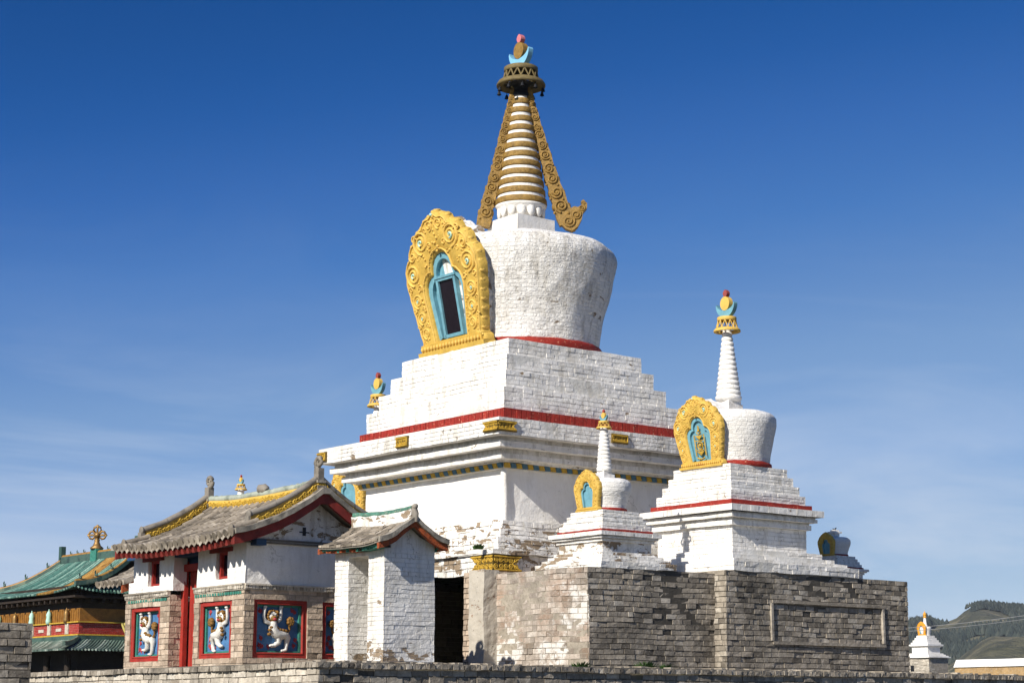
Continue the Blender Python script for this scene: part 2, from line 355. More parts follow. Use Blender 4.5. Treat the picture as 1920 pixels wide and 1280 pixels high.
def niche(parent, loc, W, H, tilt, T, kind='window', dz=0, detail=1, mat=None, name='niche', flip=0, dark=False):
    mat = mat or M['yellow']
    ro = Matrix.Rotation(0, 3, 'X')
    n = 60
    oh = resample([(u * W, v * H) for u, v in OUT], n); ih = resample([(u * W, v * H) for u, v in INN], n)
    outer = oh + [(-x, z) for x, z in reversed(oh[:-1])][0:0]
    R_o = oh; L_o = [(-x, z) for x, z in oh]; R_i = ih; L_i = [(-x, z) for x, z in ih]
    mb = MB(); bev = .035 * W
    for sgn, O, I in ((1, R_o, R_i), (-1, L_o, L_i)):
        k = 5; vs = []
        for i in range(n):
            o = Vector((O[i][0], 0, O[i][1])); q = Vector((I[i][0], 0, I[i][1])); d = (q - o)
            rows = [o + Vector((0, T, 0)), o + Vector((0, bev * .8, 0)), o + d * .06 + Vector((0, 0, 0)), o + d * .5 + Vector((0, -.012 * W, 0)), o + d * .94, q + Vector((0, bev * .5, 0)), q + Vector((0, T, 0))]
            vs += rows
        k = 7; fs = []
        for i in range(n - 1):
            for j in range(k - 1):
                f = (i * k + j, (i + 1) * k + j, (i + 1) * k + j + 1, i * k + j + 1); fs.append(f if sgn < 0 else f[::-1])
        mb.add(vs, fs, 0, True)
    a = ih[-1]; mb.add([(-a[0], 0, a[1]), (a[0], 0, a[1]), (oh[-1][0], 0, 0), (-oh[-1][0], 0, 0)], [(3, 2, 1, 0)])
    mb.box(-.44 * W, .44 * W, -.035 * W, T * .9, 0, .035 * H); mb.box(-.405 * W, .405 * W, -.022 * W, T * .9, .035 * H, .085 * H)
    ob = part(name, mb, [M['yellow_ground'] if mat is M['yellow'] else mat], parent, loc=(loc[0], loc[1], loc[2] + dz), rot=(tilt, 0, -pi / 2))
    # scrolls
    rb = MB(); g = W
    def S2(x, z, r, s, a0, t=1.9, w=.011):
        for q in (1, -1):
            pp = [(q * (x * W + px), z * H + pz) for px, pz in spiral(0, 0, r * W, t, s, a0)]
            half_tube(rb, pp, [w * W * (1 - .35 * i / len(pp)) for i in range(len(pp))], -.006 * W, 4 if detail else 3)
    if detail:
        S2(.20, .795, .105, 1, -pi / 2, 2.2, .0125); S2(.365, .585, .095, 1, -pi / 2, 2.2, .012); S2(.065, .895, .048, -1, -pi / 2, 1.7, .009)
        S2(.36, .40, .065, 1, -pi / 2, 2, .010); S2(.335, .275, .058, 1, -pi / 2, 1.9, .010); S2(.312, .165, .05, 1, -pi / 2, 1.8, .009)
        S2(.345, .715, .045, -1, 0, 1.6, .009); S2(.10, .76, .03, 1, 0, 1.4, .008); S2(.30, .485, .03, 1, 0, 1.3, .008); S2(.43, .49, .028, 1, 0, 1.3, .008)
        S2(.265, .69, .03, -1, pi, 1.3, .008); S2(.42, .33, .022, -1, pi, 1.3, .007); S2(.395, .215, .02, 1, 0, 1.3, .007); S2(.295, .34, .02, 1, 0, 1.3, .007); S2(.28, .22, .02, 1, 0, 1.3, .007)
        S2(.29, .83, .035, -1, pi, 1.4, .008); S2(.13, .87, .025, 1, 0, 1.3, .007)
    else:
        S2(.20, .79, .10, 1, -pi / 2, 1.6, .017); S2(.37, .59, .085, 1, -pi / 2, 1.6, .016); S2(.36, .40, .06, 1, -pi / 2, 1.4, .015); S2(.335, .26, .055, 1, -pi / 2, 1.4, .014); S2(.31, .15, .045, 1, 0, 1.3, .013)
        S2(.07, .89, .045, -1, 0, 1.2, .013); S2(.34, .73, .035, -1, 0, 1.2, .012)
    # bead rows: round the opening and inside the rim
    for q in (1, -1):
        for i in range(2, n - 1, 3 if detail else 5):
            x, z = ih[i]; o = Vector((oh[i][0] - x, oh[i][1] - z)).normalized() * .028 * W
            dot(rb, q * (x + o.x), z + o.y, .0085 * W, -.004 * W)
        pp = [(q * x * 1.0 + q * (oh[i][0] - x) * .10, z + (oh[i][1] - z) * .10) for i, (x, z) in enumerate(ih)]
        half_tube(rb, pp, .007 * W, -.004 * W, 3)
        pp = [(q * (x + (ih[i][0] - x) * .10), z + (ih[i][1] - z) * .10) for i, (x, z) in enumerate(oh)][:-3]
        half_tube(rb, pp, .007 * W, -.004 * W, 3)
        for i in range(1, n - 6, 2 if detail else 4):
            x, z = oh[i]; o = (Vector((ih[i][0], ih[i][1])) - Vector((x, z))); dot(rb, q * (x + o.x * .19), z + o.y * .19, .0075 * W, -.006 * W)
        # scalloped outer edge
        for i in range(1, n - 5, 3):
            x, z = oh[i]; rb.ball((q * x * .982, T * .5, z * .994), (.012 * W, T * .5, .018 * H), 6)
    for k in range(9 if detail else 5):
        z = .71 + .27 * k / 9; dot(rb, .02 * W * sin(k * 2.4), z * H, .014 * W, -.008 * W)
    random.seed(int(W * 1000) + 3)
    for k in range(70 if detail else 22):
        i = random.randrange(3, n - 5); t = random.uniform(.25, .85); q = random.choice((1, -1))
        x = oh[i][0] + (ih[i][0] - oh[i][0]) * t; z = oh[i][1] + (ih[i][1] - oh[i][1]) * t
        dot(rb, q * x, z, random.uniform(.007, .012) * W, -.008 * W)
    for k in range(-9, 10): rb.ball((k * .042 * W, -.03 * W, .055 * H), (.012 * W, .02 * W, .018 * H), 6)
    part('scroll_relief', rb, [mat], ob)
    if detail:
        for q in (1, -1):
            for (x, z, r) in ((.20, .795, .030), (.365, .585, .025), (.36, .40, .014), (.335, .275, .013)):
                pp = [(q * (x * W + px), z * H + pz) for px, pz in spiral(0, 0, r * W, .9, 1, -pi / 2, 12)]
                jw = MB(); half_tube(jw, pp, [.013 * W * r / .04 * (1 - .5 * i / 12) for i in range(12)], -.014 * W, 4); part('inlay', jw, [M['mint']], ob)
        jw = MB(); dot(jw, 0, .965 * H, .015 * W, -.014 * W); part('inlay', jw, [M['mint']], ob)
    # recess
    rc = MB(); dp = T * .95
    P = [(x * 1.02, z) for x, z in ih] + [(-x * 1.02, z) for x, z in reversed(ih)]
    rc.prism(P, dp * .8, dp, 0)
    # inner trefoil, a second smaller lobe frame inside the opening
    P2 = [(x * .80, .11 * H + (z - .095 * H) * .90) for x, z in ih]; k = len(P2)
    for q in (1, -1):
        vs = []
        for i in range(k):
            vs += [(q * ih[i][0] * 1.01, dp * .35, ih[i][1]), (q * P2[i][0], dp * .35, P2[i][1]), (q * P2[i][0], dp * .82, P2[i][1])]
        fs = [tuple(3 * i + j + d for j, d in ((0, 0), (3, 0), (3, 1), (0, 1))) for i in range(k - 1)] + [tuple(3 * i + j + d for j, d in ((0, 1), (3, 1), (3, 2), (0, 2))) for i in range(k - 1)]
        rc.add(vs, [f[::-1] for f in fs] if q > 0 else fs, 0)
    rec = part('recess', rc, [M['blue'] if not dark else M['dkblue']], ob)
    if kind == 'window':
        w = .115 * W; z0, z1 = .115 * H, .515 * H; fr = MB(); t = .014 * W; ty = dp * .28
        fr.box(-w, w, ty, dp * .8, z1 - t, z1 + t * .5); fr.box(-w, w, ty, dp * .8, z0 - t, z0 + t); fr.box(-w - t, -w + t, ty, dp * .8, z0 - t, z1 + t * .4); fr.box(w - t, w + t, ty, dp * .8, z0 - t, z1 + t * .4)
        fr.box(-w - 2 * t, w + 2 * t, ty - .02, dp * .8, z1 + t * .6, z1 + t * 2)
        wo = part('window', fr, [M['blue']], ob)
        gl = MB(); gl.box(-w + t, w - t, dp * .5, dp * .6, z0 + t, z1 - t); part('pane', gl, [M['glass']], wo)
    if kind == 'emblem':
        em = MB(); y = dp * .33; zc = .33 * H; s = .1 * W
        def ln(a, r=.008): half_tube(em, a, r * W, y, 4)
        ln([(-s, zc - .17 * H), (-s, zc + .13 * H)]); ln([(s, zc - .17 * H), (s, zc + .13 * H)])
        ln([(-s * .8, zc - .19 * H), (0, zc - .215 * H), (s * .8, zc - .19 * H)], .012)
        ln([(.055 * W * cos(a / 12 * 2 * pi), zc - .02 * H + .055 * W * sin(a / 12 * 2 * pi)) for a in range(13)]); dot(em, 0, zc - .02 * H, .03 * W, y)
        em.prism([(-s * .75, zc - .1 * H), (s * .75, zc - .1 * H), (0, zc - .16 * H)][::-1], y - .01, y + .01)
        em.prism([(-s * .75, zc + .12 * H), (s * .75, zc + .12 * H), (0, zc + .06 * H)][::-1], y - .01, y + .01)
        ln([(-s * .8, zc + .045 * H), (s * .8, zc + .045 * H)]); ln([(-s * .8, zc - .085 * H), (s * .8, zc - .085 * H)])
        ln([(.04 * W * cos(a), zc + .17 * H + .035 * W * sin(a)) for a in [pi + i * pi / 8 for i in range(9)]]); dot(em, 0, zc + .185 * H, .022 * W, y)
        ln([(0, zc + .2 * H), (.012 * W, zc + .225 * H), (0, zc + .25 * H)], .012)
        part('emblem', em, [M['yellow_old']], ob)
    return ob

def finial(parent, z, s, crescent=None, sun=None, flame=None, dz=0):
    """moon, sun and flame on top of each other; s is the height of the three"""
    T = .085 * s
    cz = z + dz
    c = MB(); P = []; n = 16; R = .43 * s
    for i in range(n + 1):
        a = pi + pi * (.02 + .96 * i / n); P.append((R * cos(a) * 1.05, R * 1.12 + R * 1.1 * sin(a)))
    for i in range(n + 1):
        a = 2 * pi - pi * (.02 + .96 * i / n); P.append((R * cos(a) * .98, R * 1.22 + R * .62 * sin(a)))
    c.prism(P, -T, T); part('crescent', c, [crescent or M['skyblue']], parent, loc=(0, 0, cz), rot=(0, 0, -pi / 2))
    d = MB(); r = .235 * s; P = [(r * .93 * cos(i * 2 * pi / 28), .50 * s + r * 1.05 * sin(i * 2 * pi / 28)) for i in range(28)]
    d.prism(P, -T * 1.15, T * 1.15); part('sun_disc', d, [sun or M['yellow']], parent, loc=(0, 0, cz), rot=(0, 0, -pi / 2))
    f = MB(); P = [(0, 1.0), (.055, .955), (.095, .90), (.10, .84), (.07, .775), (.03, .74), (-.03, .74), (-.07, .775), (-.10, .84), (-.095, .90), (-.055, .955)]
    f.prism([(x * s, zz * s) for x, zz in P], -T * .9, T * .9); f.tube([(0, 0, .70 * s), (0, 0, .76 * s)], .045 * s, 8)
    part('flame', f, [flame or M['pink']], parent, loc=(0, 0, cz), rot=(0, 0, -pi / 2))

def canopy(parent, z0, z1, rf, rt, mat, dz, bells=0, n=18, big=False):
    """openwork parasol: flared lower ring, zigzag struts, upper ring"""
    h = z1 - z0; mb = MB()
    t = rf * .09
    if big:
        mb.lathe([(rf * .70, z0 + h * .10), (rf * .93, z0), (rf, z0), (rf * 1.01, z0 + h * .10), (rf * .93, z0 + h * .26), (rf * .72, z0 + h * .36), (rf * .62, z0 + h * .33), (rf * .70, z0 + h * .10)], 48)
        for k in range(10):
            a = 2 * pi * k / 10; mb.tube([(rf * .3 * cos(a), rf * .3 * sin(a), z0 + h * .2), (rf * .75 * cos(a), rf * .75 * sin(a), z0 + h * .2)], t * .5, 6)
    else:
        mb.lathe([(rf * .80, z0 + h * .05), (rf * .97, z0), (rf, z0 + h * .03), (rf * .98, z0 + h * .14), (rf * .84, z0 + h * .26), (rf * .78, z0 + h * .2), (rf * .80, z0 + h * .05)], 40)
    zb = z0 + h * (.34 if big else .2); rb = rt * 1.08 if big else rf * .82
    mb.lathe([(rt * .86, z1 - h * .26), (rt, z1 - h * .26), (rt * 1.04, z1 - h * .22), (rt * 1.04, z1 - h * .03), (rt * .98, z1), (0.001, z1 + h * .02)], 40)
    mb.lathe([(rt * .86, z1 - h * .26), (rt * .86, z1 - h * .06), (.001, z1 - h * .05)], 40)
    for k in range(n):
        a0 = 2 * pi * k / n; a1 = 2 * pi * (k + .5) / n; a2 = 2 * pi * (k + 1) / n; q = rt * .96; zt = z1 - h * .24
        A = (rb * cos(a0), rb * sin(a0), zb); B = (q * cos(a1), q * sin(a1), zt); C = (rb * cos(a2), rb * sin(a2), zb)
        mb.tube([A, B], t * .42, 5); mb.tube([B, C], t * .42, 5)
    ob = part('canopy', mb, [mat], parent, dz=dz)
    for k in range(bells):
        a = 2 * pi * (k + .5) / bells; b = MB(); x, y = rf * .93 * cos(a), rf * .93 * sin(a)
        b.tube([(x, y, z0 + .01), (x, y, z0 - h * .12)], .007, 5)
        b.lathe([(.012, z0 - h * .12), (.03, z0 - h * .16), (.04, z0 - h * .26), (.055, z0 - h * .32)], 10, 0, (x, y, 0)); b.tube([(x, y, z0 - h * .3), (x, y, z0 - h * .38)], .012, 5)
        part('bell', b, [M['black']], ob, dz=dz)
    return ob

def bands(parent, name, hs, dz, mat, course, blen, seed=0, jit=.005, gap=.010, depth=.010, amp=.012, mort=None):
    mb = MB()
    for h, z0, z1 in hs: brick_box(mb, -h, h, -h, h, z0, z1, course, blen, jit=jit, gap=gap, depth=depth)
    mb.jit(amp, 1.3, seed)
    return part(name, mb, [mat, mort or M['white_mort']], parent, dz=dz)
def plain(parent, name, hs, dz, mat, amp=.012, st=.12, seed=0, sc=1.5):
    mb = MB()
    for h, z0, z1 in hs: mb.gbox(-h, h, -h, h, z0, z1, st)
    mb.jit(amp, sc, seed).jit(amp * .4, sc * 5, seed); return part(name, mb, [mat], parent, dz=dz)
def bowtie(parent, a, z0, z1, w, dz, notch=.3, name='gilt_panel', corner=True, face='both', mid=0.0, seed=1, mat=None):
    """yellow carved panel; corner=True folds round the near corner of a square tier of half width a"""
    mb = MB(); T = .045; h = z1 - z0; random.seed(seed)
    def side(x0, x1, notched):     # canonical, facing -y, starts at x0 (corner) to x1
        g = MB(); s = 1 if x1 > x0 else -1; nx = x1 - s * notch * h if notched else x1
        P = [(x0, z0), (x1, z0), (nx, (z0 + z1) / 2), (x1, z1), (x0, z1)]
        g.prism(P if s > 0 else P[::-1], -T, .02, 1)
        for e in (z0 + .035, z1 - .035): half_tube(g, [(x0, e), (x1 - s * .03, e)], .02, -T, 4)
        half_tube(g, [(x1 - s * .03, z0 + .03), (nx - s * .03, (z0 + z1) / 2), (x1 - s * .03, z1 - .03)], .016, -T, 4)
        ln = abs(x1 - x0); k = max(2, int(ln / (h * .42)))
        for i in range(k):
            for j in (0, 1):
                cx = x0 + s * ln * (i + .5) / k * .86; cz = z0 + h * (.31 + .38 * j)
                half_tube(g, spiral(cx, cz, h * .17, 1.7, random.choice((1, -1)), random.uniform(0, 6)), h * .035, -T, 4)
        for i in range(int(14 * ln / h)): dot(g, x0 + s * random.uniform(.05, .85) * ln, random.uniform(z0 + .05, z1 - .05), h * .035, -T)
        return g
    def put(g, M4):
        for p in range(0, 1): pass
        o = len(mb.v); mb.v += [tuple(M4 @ Vector(q)) for q in g.v]
        mb.f += [[i + o for i in f] for f in g.f]; mb.m += g.m; mb.sm += g.sm
    FR = Matrix.Translation((0, -a, 0)); FL = Matrix.Rotation(-pi / 2, 4, 'Z') @ Matrix.Translation((0, -a, 0))
    if corner:
        put(side(-a - T, -a + w, True), FR); put(side(a + T, a - w, True), FL)
    else:
        if face == 'R': put(side(mid - w / 2, mid + w / 2, False), FR)
        else: put(side(mid - w / 2, mid + w / 2, False), FL)
    return part(name, mb, [mat or M['yellow_old'], M['olive']], parent, dz=dz)

# ------------------------------------------------------------------ camera, light, sky
cam_d = D.cameras.new('Camera'); cam = D.objects.new('Camera', cam_d); COL.objects.link(cam); S.camera = cam
cam.location = (0, 0, E); pitch = math.atan(695 / 3600); cam.rotation_euler = (pi / 2 + pitch, 0, 0)
cam_d.sensor_width = 36; cam_d.lens = 3600 / 1920 * 36; cam_d.clip_start = .5; cam_d.clip_end = 20000
S.render.resolution_x = 1920; S.render.resolution_y = 1280
SAZ, SEL = radians(36), radians(33)
sd = D.lights.new('sun', 'SUN'); sun = D.objects.new('sun', sd); COL.objects.link(sun); sd.energy = 4.6; sd.angle = radians(.55); sd.color = (1, .955, .88)
sun.rotation_euler = Vector((sin(SAZ) * cos(SEL), cos(SAZ) * cos(SEL), -sin(SEL))).to_track_quat('-Z', 'Y').to_euler(); sun.location = (-20, -20, 40)
W = D.worlds.new('World'); S.world = W; W.use_nodes = True; wn = W.node_tree; bg = wn.nodes['Background']
sky = wn.nodes.new('ShaderNodeTexSky'); sky.sky_type = 'NISHITA'; sky.sun_disc = False; sky.sun_elevation = SEL; sky.sun_rotation = pi + SAZ
sky.altitude = 1500; sky.air_density = 1.0; sky.dust_density = .6; sky.ozone_density = 2.5
tc = wn.nodes.new('ShaderNodeTexCoord')
cl = noi(wn, mapn(wn, tc.outputs['Generated'], (1.2, 1.2, 5.5), (.3, .1, .2)), 2.4, 10, .6, 1.1)
sp = wn.nodes.new('ShaderNodeSeparateXYZ'); wn.links.new(tc.outputs['Generated'], sp.inputs[0])
lowm = ramp(wn, [(.0, .2), (.05, 1.0), (.11, .85), (.19, .12), (.28, 0.0)], sp.outputs[2]).outputs[0]
clm = mth(wn, 'MULTIPLY', ramp(wn, [(.47, 0.0), (.70, 1.0)], cl.outputs[0]).outputs[0], lowm)
s3 = wn.nodes.new('ShaderNodeSeparateColor'); wn.links.new(sky.outputs[0], s3.inputs[0])
drv = mth(wn, 'MULTIPLY', s3.outputs[1], .1 / 4, True)      # the sky's own brightness, graded to a deep polarised blue
stops = [(.17, (.003, .055, .24)), (.209, (.006, .073, .285)), (.245, (.013, .10, .365)), (.283, (.035, .143, .45)), (.333, (.064, .20, .525)), (.44, (.188, .343, .625)), (.558, (.265, .43, .72)), (.815, (.413, .571, .76)), (1.6, (1.45, 1.38, 1.28)), (4.0, (4.1, 3.8, 3.3))]
rp = ramp(wn, [(p / 4, tuple(c / 4 for c in q)) for p, q in stops], drv)
EXPO = .4
sg = mixc(wn, 1.0, rp.outputs[0], (1, 1, 1), 'MULTIPLY'); vm = wn.nodes.new('ShaderNodeVectorMath'); vm.operation = 'SCALE'; vm.inputs['Scale'].default_value = 40 / 2 ** EXPO; wn.links.new(sg, vm.inputs[0])
skyc = mixc(wn, mth(wn, 'MULTIPLY', clm, .6), vm.outputs[0], (4.9, 5.5, 6.4))
wn.links.new(skyc, bg.inputs[0]); bg.inputs[1].default_value = .10
S.view_settings.view_transform = 'Standard'; S.view_settings.look = 'None'; S.view_settings.exposure = EXPO; S.view_settings.gamma = 1
S.render.engine = 'CYCLES'

# ------------------------------------------------------------------ setting: ground, terrace, hills
CM = Vector((.21, 43.0))                     # axis of the great stupa
def L2W(a, b, C=CM): return (C[0] + a * UR.x + b * UL.x, C[1] + a * UR.y + b * UL.y)

def fbm(x, y, o=5):
    return noise.fractal(Vector((x, y, 3.3)), 1.0, 2.0, o)
def hillh(x, y):
    r = hypot(x, y); az = math.degrees(atan2(x, y)); h = 0
    def tab(a, T):      # crest height in metres by compass angle
        if a <= T[0][0] or a >= T[-1][0]: return 0
        for (p, q), (p2, q2) in zip(T, T[1:]):
            if a <= p2: return q + (q2 - q) * (a - p) / (p2 - p)
    crest = tab(az, [(4, 0), (8, 40), (10.5, 65), (11.5, 71), (12.1, 74), (12.5, 71), (12.9, 73), (13.3, 81), (13.7, 84), (14.2, 81), (14.9, 77), (17, 62), (22, 45), (30, 20), (45, 0)])
    h += crest * math.exp(-((r - 1500) / 420) ** 2) * (1 + .04 * fbm(x / 150, y / 150)) * .9
    c2 = tab(az, [(8, 0), (11.5, 5), (12.5, 11), (13.2, 17), (13.9, 23), (14.8, 24), (16, 28), (20, 15), (30, 0)])
    h += c2 * math.exp(-((r - 880) / 150) ** 2) * (1 + .07 * fbm(x / 120, y / 120))
    if r > 500: h += 3.2 * (1 - abs(noise.noise(Vector((x / 55, y / 75, .5)))) * 2.2) * min(1, c2 / 20 if r < 1150 else 1) + .8 * noise.noise(Vector((x / 16, y / 16, 2)))
    if r > 300: h += (r - 300) / 1200 * 5 * (fbm(x / 90, y / 90) + .2 * fbm(x / 20, y / 20))
    return h if r > 200 else 0
g = MB(); rs = [0.01, 15, 30, 60, 100, 150, 200, 260, 330, 420] + [500 + 18 * i for i in range(90)] + [2300, 3000, 4000]
azs = [radians(a) for a in [-180, -150, -120, -90, -70] + [-55 + 2.5 * i for i in range(24)] + [5 + .22 * i for i in range(90)] + [25 + 2.5 * i for i in range(12)] + [60, 90, 120, 150, 180]]
k = len(azs)
for r in rs:
    for a in azs:
        x, y = r * sin(a), r * cos(a); g.v.append((x, y, hillh(x, y)))
for j in range(len(rs) - 1):
    for i in range(k - 1): g.f.append([j * k + i, (j + 1) * k + i, (j + 1) * k + i + 1, j * k + i + 1][::-1]); g.m.append(0); g.sm.append(True)
m, nt, b, N, Lk = nodes('grassland'); v = obc(nt)
n1 = noi(nt, v, .006, 8, .62); n2 = noi(nt, v, .03, 6, .7)
n4 = noi(nt, v, .11, 6, .72); n5 = noi(nt, mapn(nt, v, (1, 1, 3)), .018, 7, .7, .6)
c = ramp(nt, [(.34, (.06, .062, .03)), (.5, (.15, .138, .07)), (.64, (.29, .24, .14))], n2.outputs[0]).outputs[0]
c = mixc(nt, ramp(nt, [(.46, 0.0), (.56, .8)], n5.outputs[0]).outputs[0], c, (.045, .05, .028))
c = mixc(nt, ramp(nt, [(.52, 0.0), (.66, .6)], n4.outputs[0]).outputs[0], c, (.05, .052, .03))
c = mixc(nt, ramp(nt, [(.70, 0.0), (.74, .6)], n4.outputs[0]).outputs[0], c, (.32, .29, .22)); Lk(c, b.inputs['Base Color']); b.inputs['Roughness'].default_value = 1
hb_ = mth(nt, 'ADD', n2.outputs[0], mth(nt, 'MULTIPLY', n5.outputs[0], 2)); n2 = n2
bump(nt, b, n4.outputs[0], 3, 1)
bump(nt, b, hb_, 7, 1, b.inputs['Normal'].links[0].from_socket); M['grassland'] = m
tag(part('ground', g, [m]), None, None, kind='structure')

# forest on the far ridge: thousands of small crowns, one mass
fr = MB(); random.seed(5); cnt = 0
while cnt < 11000:
    az = radians(random.uniform(9.5, 17.5)); r = random.uniform(1060, 1440); x, y = r * sin(az), r * cos(az)
    d = noise.noise(Vector((x / 110, y / 150, 1.2))) + .45 * noise.noise(Vector((x / 30, y / 45, 4.2)))
    crestside = math.degrees(az)
    if d < -.12 + (.40 if (12.3 < crestside < 13.35 or crestside < 11.6) and r > 1300 else 0): 
        cnt += .005; continue
    z = hillh(x, y); h = random.uniform(3, 7.5) * (.6 if r > 1330 else 1); w = h * random.uniform(.30, .45); o = random.uniform(0, 2)
    vs = [(x + w * cos(o + i * 2 * pi / 5), y + w * sin(o + i * 2 * pi / 5), z + h * .15) for i in range(5)] + [(x, y, z + h)]
    fr.add(vs, [(i, (i + 1) % 5, 5) for i in range(5)]); cnt += 1
M['forest'] = m_tile('forest', (.014, .022, .022), (.030, .040, .033), (.065, .072, .055), .02, 1)
tag(part('far_forest', fr, [M['forest']]), 'dark forest covering the far hillside behind the white wall', 'forest', kind='stuff')
# ------------------------------------------------------------------ terrace with its retaining wall
ZT = .74                                     # terrace level, measured from the eye
WC = Vector((-2.887, 29.0))
ZG = -E
rt = thing('retaining_wall', (WC.x, WC.y, 0), 'long low grey brick retaining wall along the bottom of the picture, under the terrace', 'wall')
mb = MB(); H = ZT - ZG
face_bricks(mb, Vector((0, 0, ZG)), Vector((1, 0, 0)), Vector((0, -1, 0)), 26, H - .09, .106, .27, gap=.014, depth=.03, jit=.012, tilt=.008, missing=.06)
mb.jit(.025, .9, 4); part('long_face', mb, [M['brick'], M['mortar_d']], rt, dz=E)
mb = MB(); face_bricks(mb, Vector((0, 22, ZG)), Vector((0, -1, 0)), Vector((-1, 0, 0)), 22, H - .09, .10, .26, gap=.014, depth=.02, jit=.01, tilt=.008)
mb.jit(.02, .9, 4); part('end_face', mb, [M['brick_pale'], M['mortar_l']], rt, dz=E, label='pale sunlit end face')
mb = MB()
brick_box(mb, -.05, 26, -.05, 22, H - .09 + ZG, ZT, .09, .115, faces='LR', top=False, gap=.012, depth=.03, jit=.012, tilt=.01); mb.jit(.02, 1.1, 4)
for k in range(160): # crumbs of mortar and brick lying along the edge
    t = random.uniform(0, 24); s = random.uniform(.015, .05); mb.box(t, t + s * 2, .02 + random.uniform(0, .3), .1 + random.uniform(.2, .3), ZT, ZT + s * .8, 0)
part('coping', mb, [M['brick'], M['mortar']], rt, dz=E)
mb = MB(); mb.gbox(0.03, 26, 0.03, 22, ZG, ZT - .01, .5); mb.jit(.02, 1, 2)
tag(part('terrace', mb, [M['earth']], loc=(WC.x, WC.y, E), rot=(0, 0, TH)), None, None, kind='structure')

# ------------------------------------------------------------------ brick platform of the stupas
PZ = 2.67
pf = thing('stupa_platform', (*CM, E + ZT), 'grey brick platform with stepped corners carrying the white stupas', 'platform'); dz = -ZT
BK = dict(course=.10, blen=.25, gap=.013, depth=.024, jit=.008, tilt=.007)
mb = MB(); brick_box(mb, -4.12, -.92, -6.96, -4.2, ZT, PZ - .06, faces='R', top=True, missing=.05, **BK); mb.jit(.03, .8, 1)
part('near_bastion', mb, [M['brick'], M['mortar_d']], pf, dz=dz)
mb = MB(); brick_box(mb, -4.12, -.92, -6.96, -4.2, ZT, PZ - .06, faces='L', top=False, missing=.05, course=.106, blen=.26, gap=.012, depth=.014, jit=.007, tilt=.006); mb.jit(.03, .8, 1)
part('bastion_end_face', mb, [M['brick_wash'], M['mortar_l']], pf, dz=dz, label='sunlit end face with flaking whitewash')
mb = MB(); brick_box(mb, -.92, 4.4, -7.27, -4.2, ZT, PZ, faces='LRB', missing=.035, **BK); mb.jit(.02, .8, 1)
part('long_bastion', mb, [M['brick'], M['mortar_d']], pf, dz=dz)
fr_ = MB()
for z in (1.33, 2.12): fr_.box(.32, 3.62, -7.315, -7.25, z - .03, z + .03); 
for x in (.28, 3.55): fr_.box(x, x + .06, -7.313, -7.25, 1.37, 2.08)
fr_.jit(.018, 2, 1)
part('brick_frame', fr_, [M['brick']], pf, dz=dz)
# body of the platform, with the dark recess on its sunlit side
mb = MB(); brick_box(mb, -4.35, 4.4, -4.22, -3.55, ZT, PZ, faces='LR', top=True, **BK)
brick_box(mb, -4.35, 4.4, 1.6, 4.3, ZT, PZ, faces='LRBb', **BK)
brick_box(mb, -4.3, 4.4, 4.31, 9.2, ZT, PZ, faces='LBb', **BK); brick_box(mb, 4.3, 5.7, -5.5, -3.6, ZT, PZ - .01, faces='RBb', **BK); mb.jit(.02, .8, 1)
part('platform_body', mb, [M['brick_tan'], M['mortar_d']], pf, dz=dz)
mb = MB(); brick_box(mb, .4, 4.3, -3.56, 1.6, ZT, PZ, faces='L', **BK); brick_box(mb, -3.6, .42, 1.45, 1.62, ZT, PZ, faces='R', **BK); part('recess_wall', mb, [M['brick_recess_shade'], M['mortar_d']], pf, dz=dz)
mb = MB(); mb.gbox(-4.44, -4.08, -4.29, -3.83, ZT, PZ + .02, .06); mb.jit(.02, 3, 1).jit(.012, 11, 2)
part('corner_pillar', mb, [M['plaster_rough']], pf, dz=dz, label='rough plastered corner pillar')

# ------------------------------------------------------------------ the great stupa
gs = thing('great_stupa', (*CM, E + PZ), 'largest white stupa, with gold and white ringed spire and dark window in its yellow niche', 'stupa'); dz = -PZ
mb = MB()
for (h, z0, z1) in ((3.82, PZ + .005, 3.04), (3.9, 3.04, 3.13), (3.42, 3.13, 3.42), (3.02, 3.42, 3.66), (2.74, 3.66, 3.87)):
    brick_box(mb, -h, h, -h, h, z0, z1, .105, .28, gap=.012, depth=.016, jit=.010, tilt=.007, missing=.04)
mb.jit(.05, 1.1, 3).jit(.02, 4, 3); part('stepped_base', mb, [M['white_worn'], M['white_mort']], gs, dz=dz)
plain(gs, 'body', [(2.5, 3.85, 4.96)], dz, M['white_clean'], .02, .1, 1, 1.2)
mb = MB(); mb.tube([(-2.5, -2.5, 3.84 + .05 * i) for i in range(23)], .075, 10); mb.jit(.02, 3, 1); part('corner_pilaster', mb, [M['white_clean']], gs, dz=dz)
CO = [(2.66, 5.065, 5.11), (2.9, 5.11, 5.21), (2.84, 5.21, 5.31), (3.1, 5.31, 5.43), (3.02, 5.43, 5.53)]
plain(gs, 'cornice', CO, dz, M['white'], .014, .12, 2, 1.5)
mb = MB(); brick_box(mb, -3.28, 3.28, -3.28, 3.28, 5.53, 5.87, .085, .25, gap=.01, depth=.008, jit=.004); mb.gbox(-3.26, 3.26, -3.26, 3.26, 5.525, 5.54, .3); mb.jit(.02, 1.4, 2); part('cornice_slab', mb, [M['white'], M['white_mort']], gs, dz=dz)
mb = MB(); h = 2.60; n = 34; mb.gbox(-h, h, -h, h, 4.945, 5.065, .2, 2)
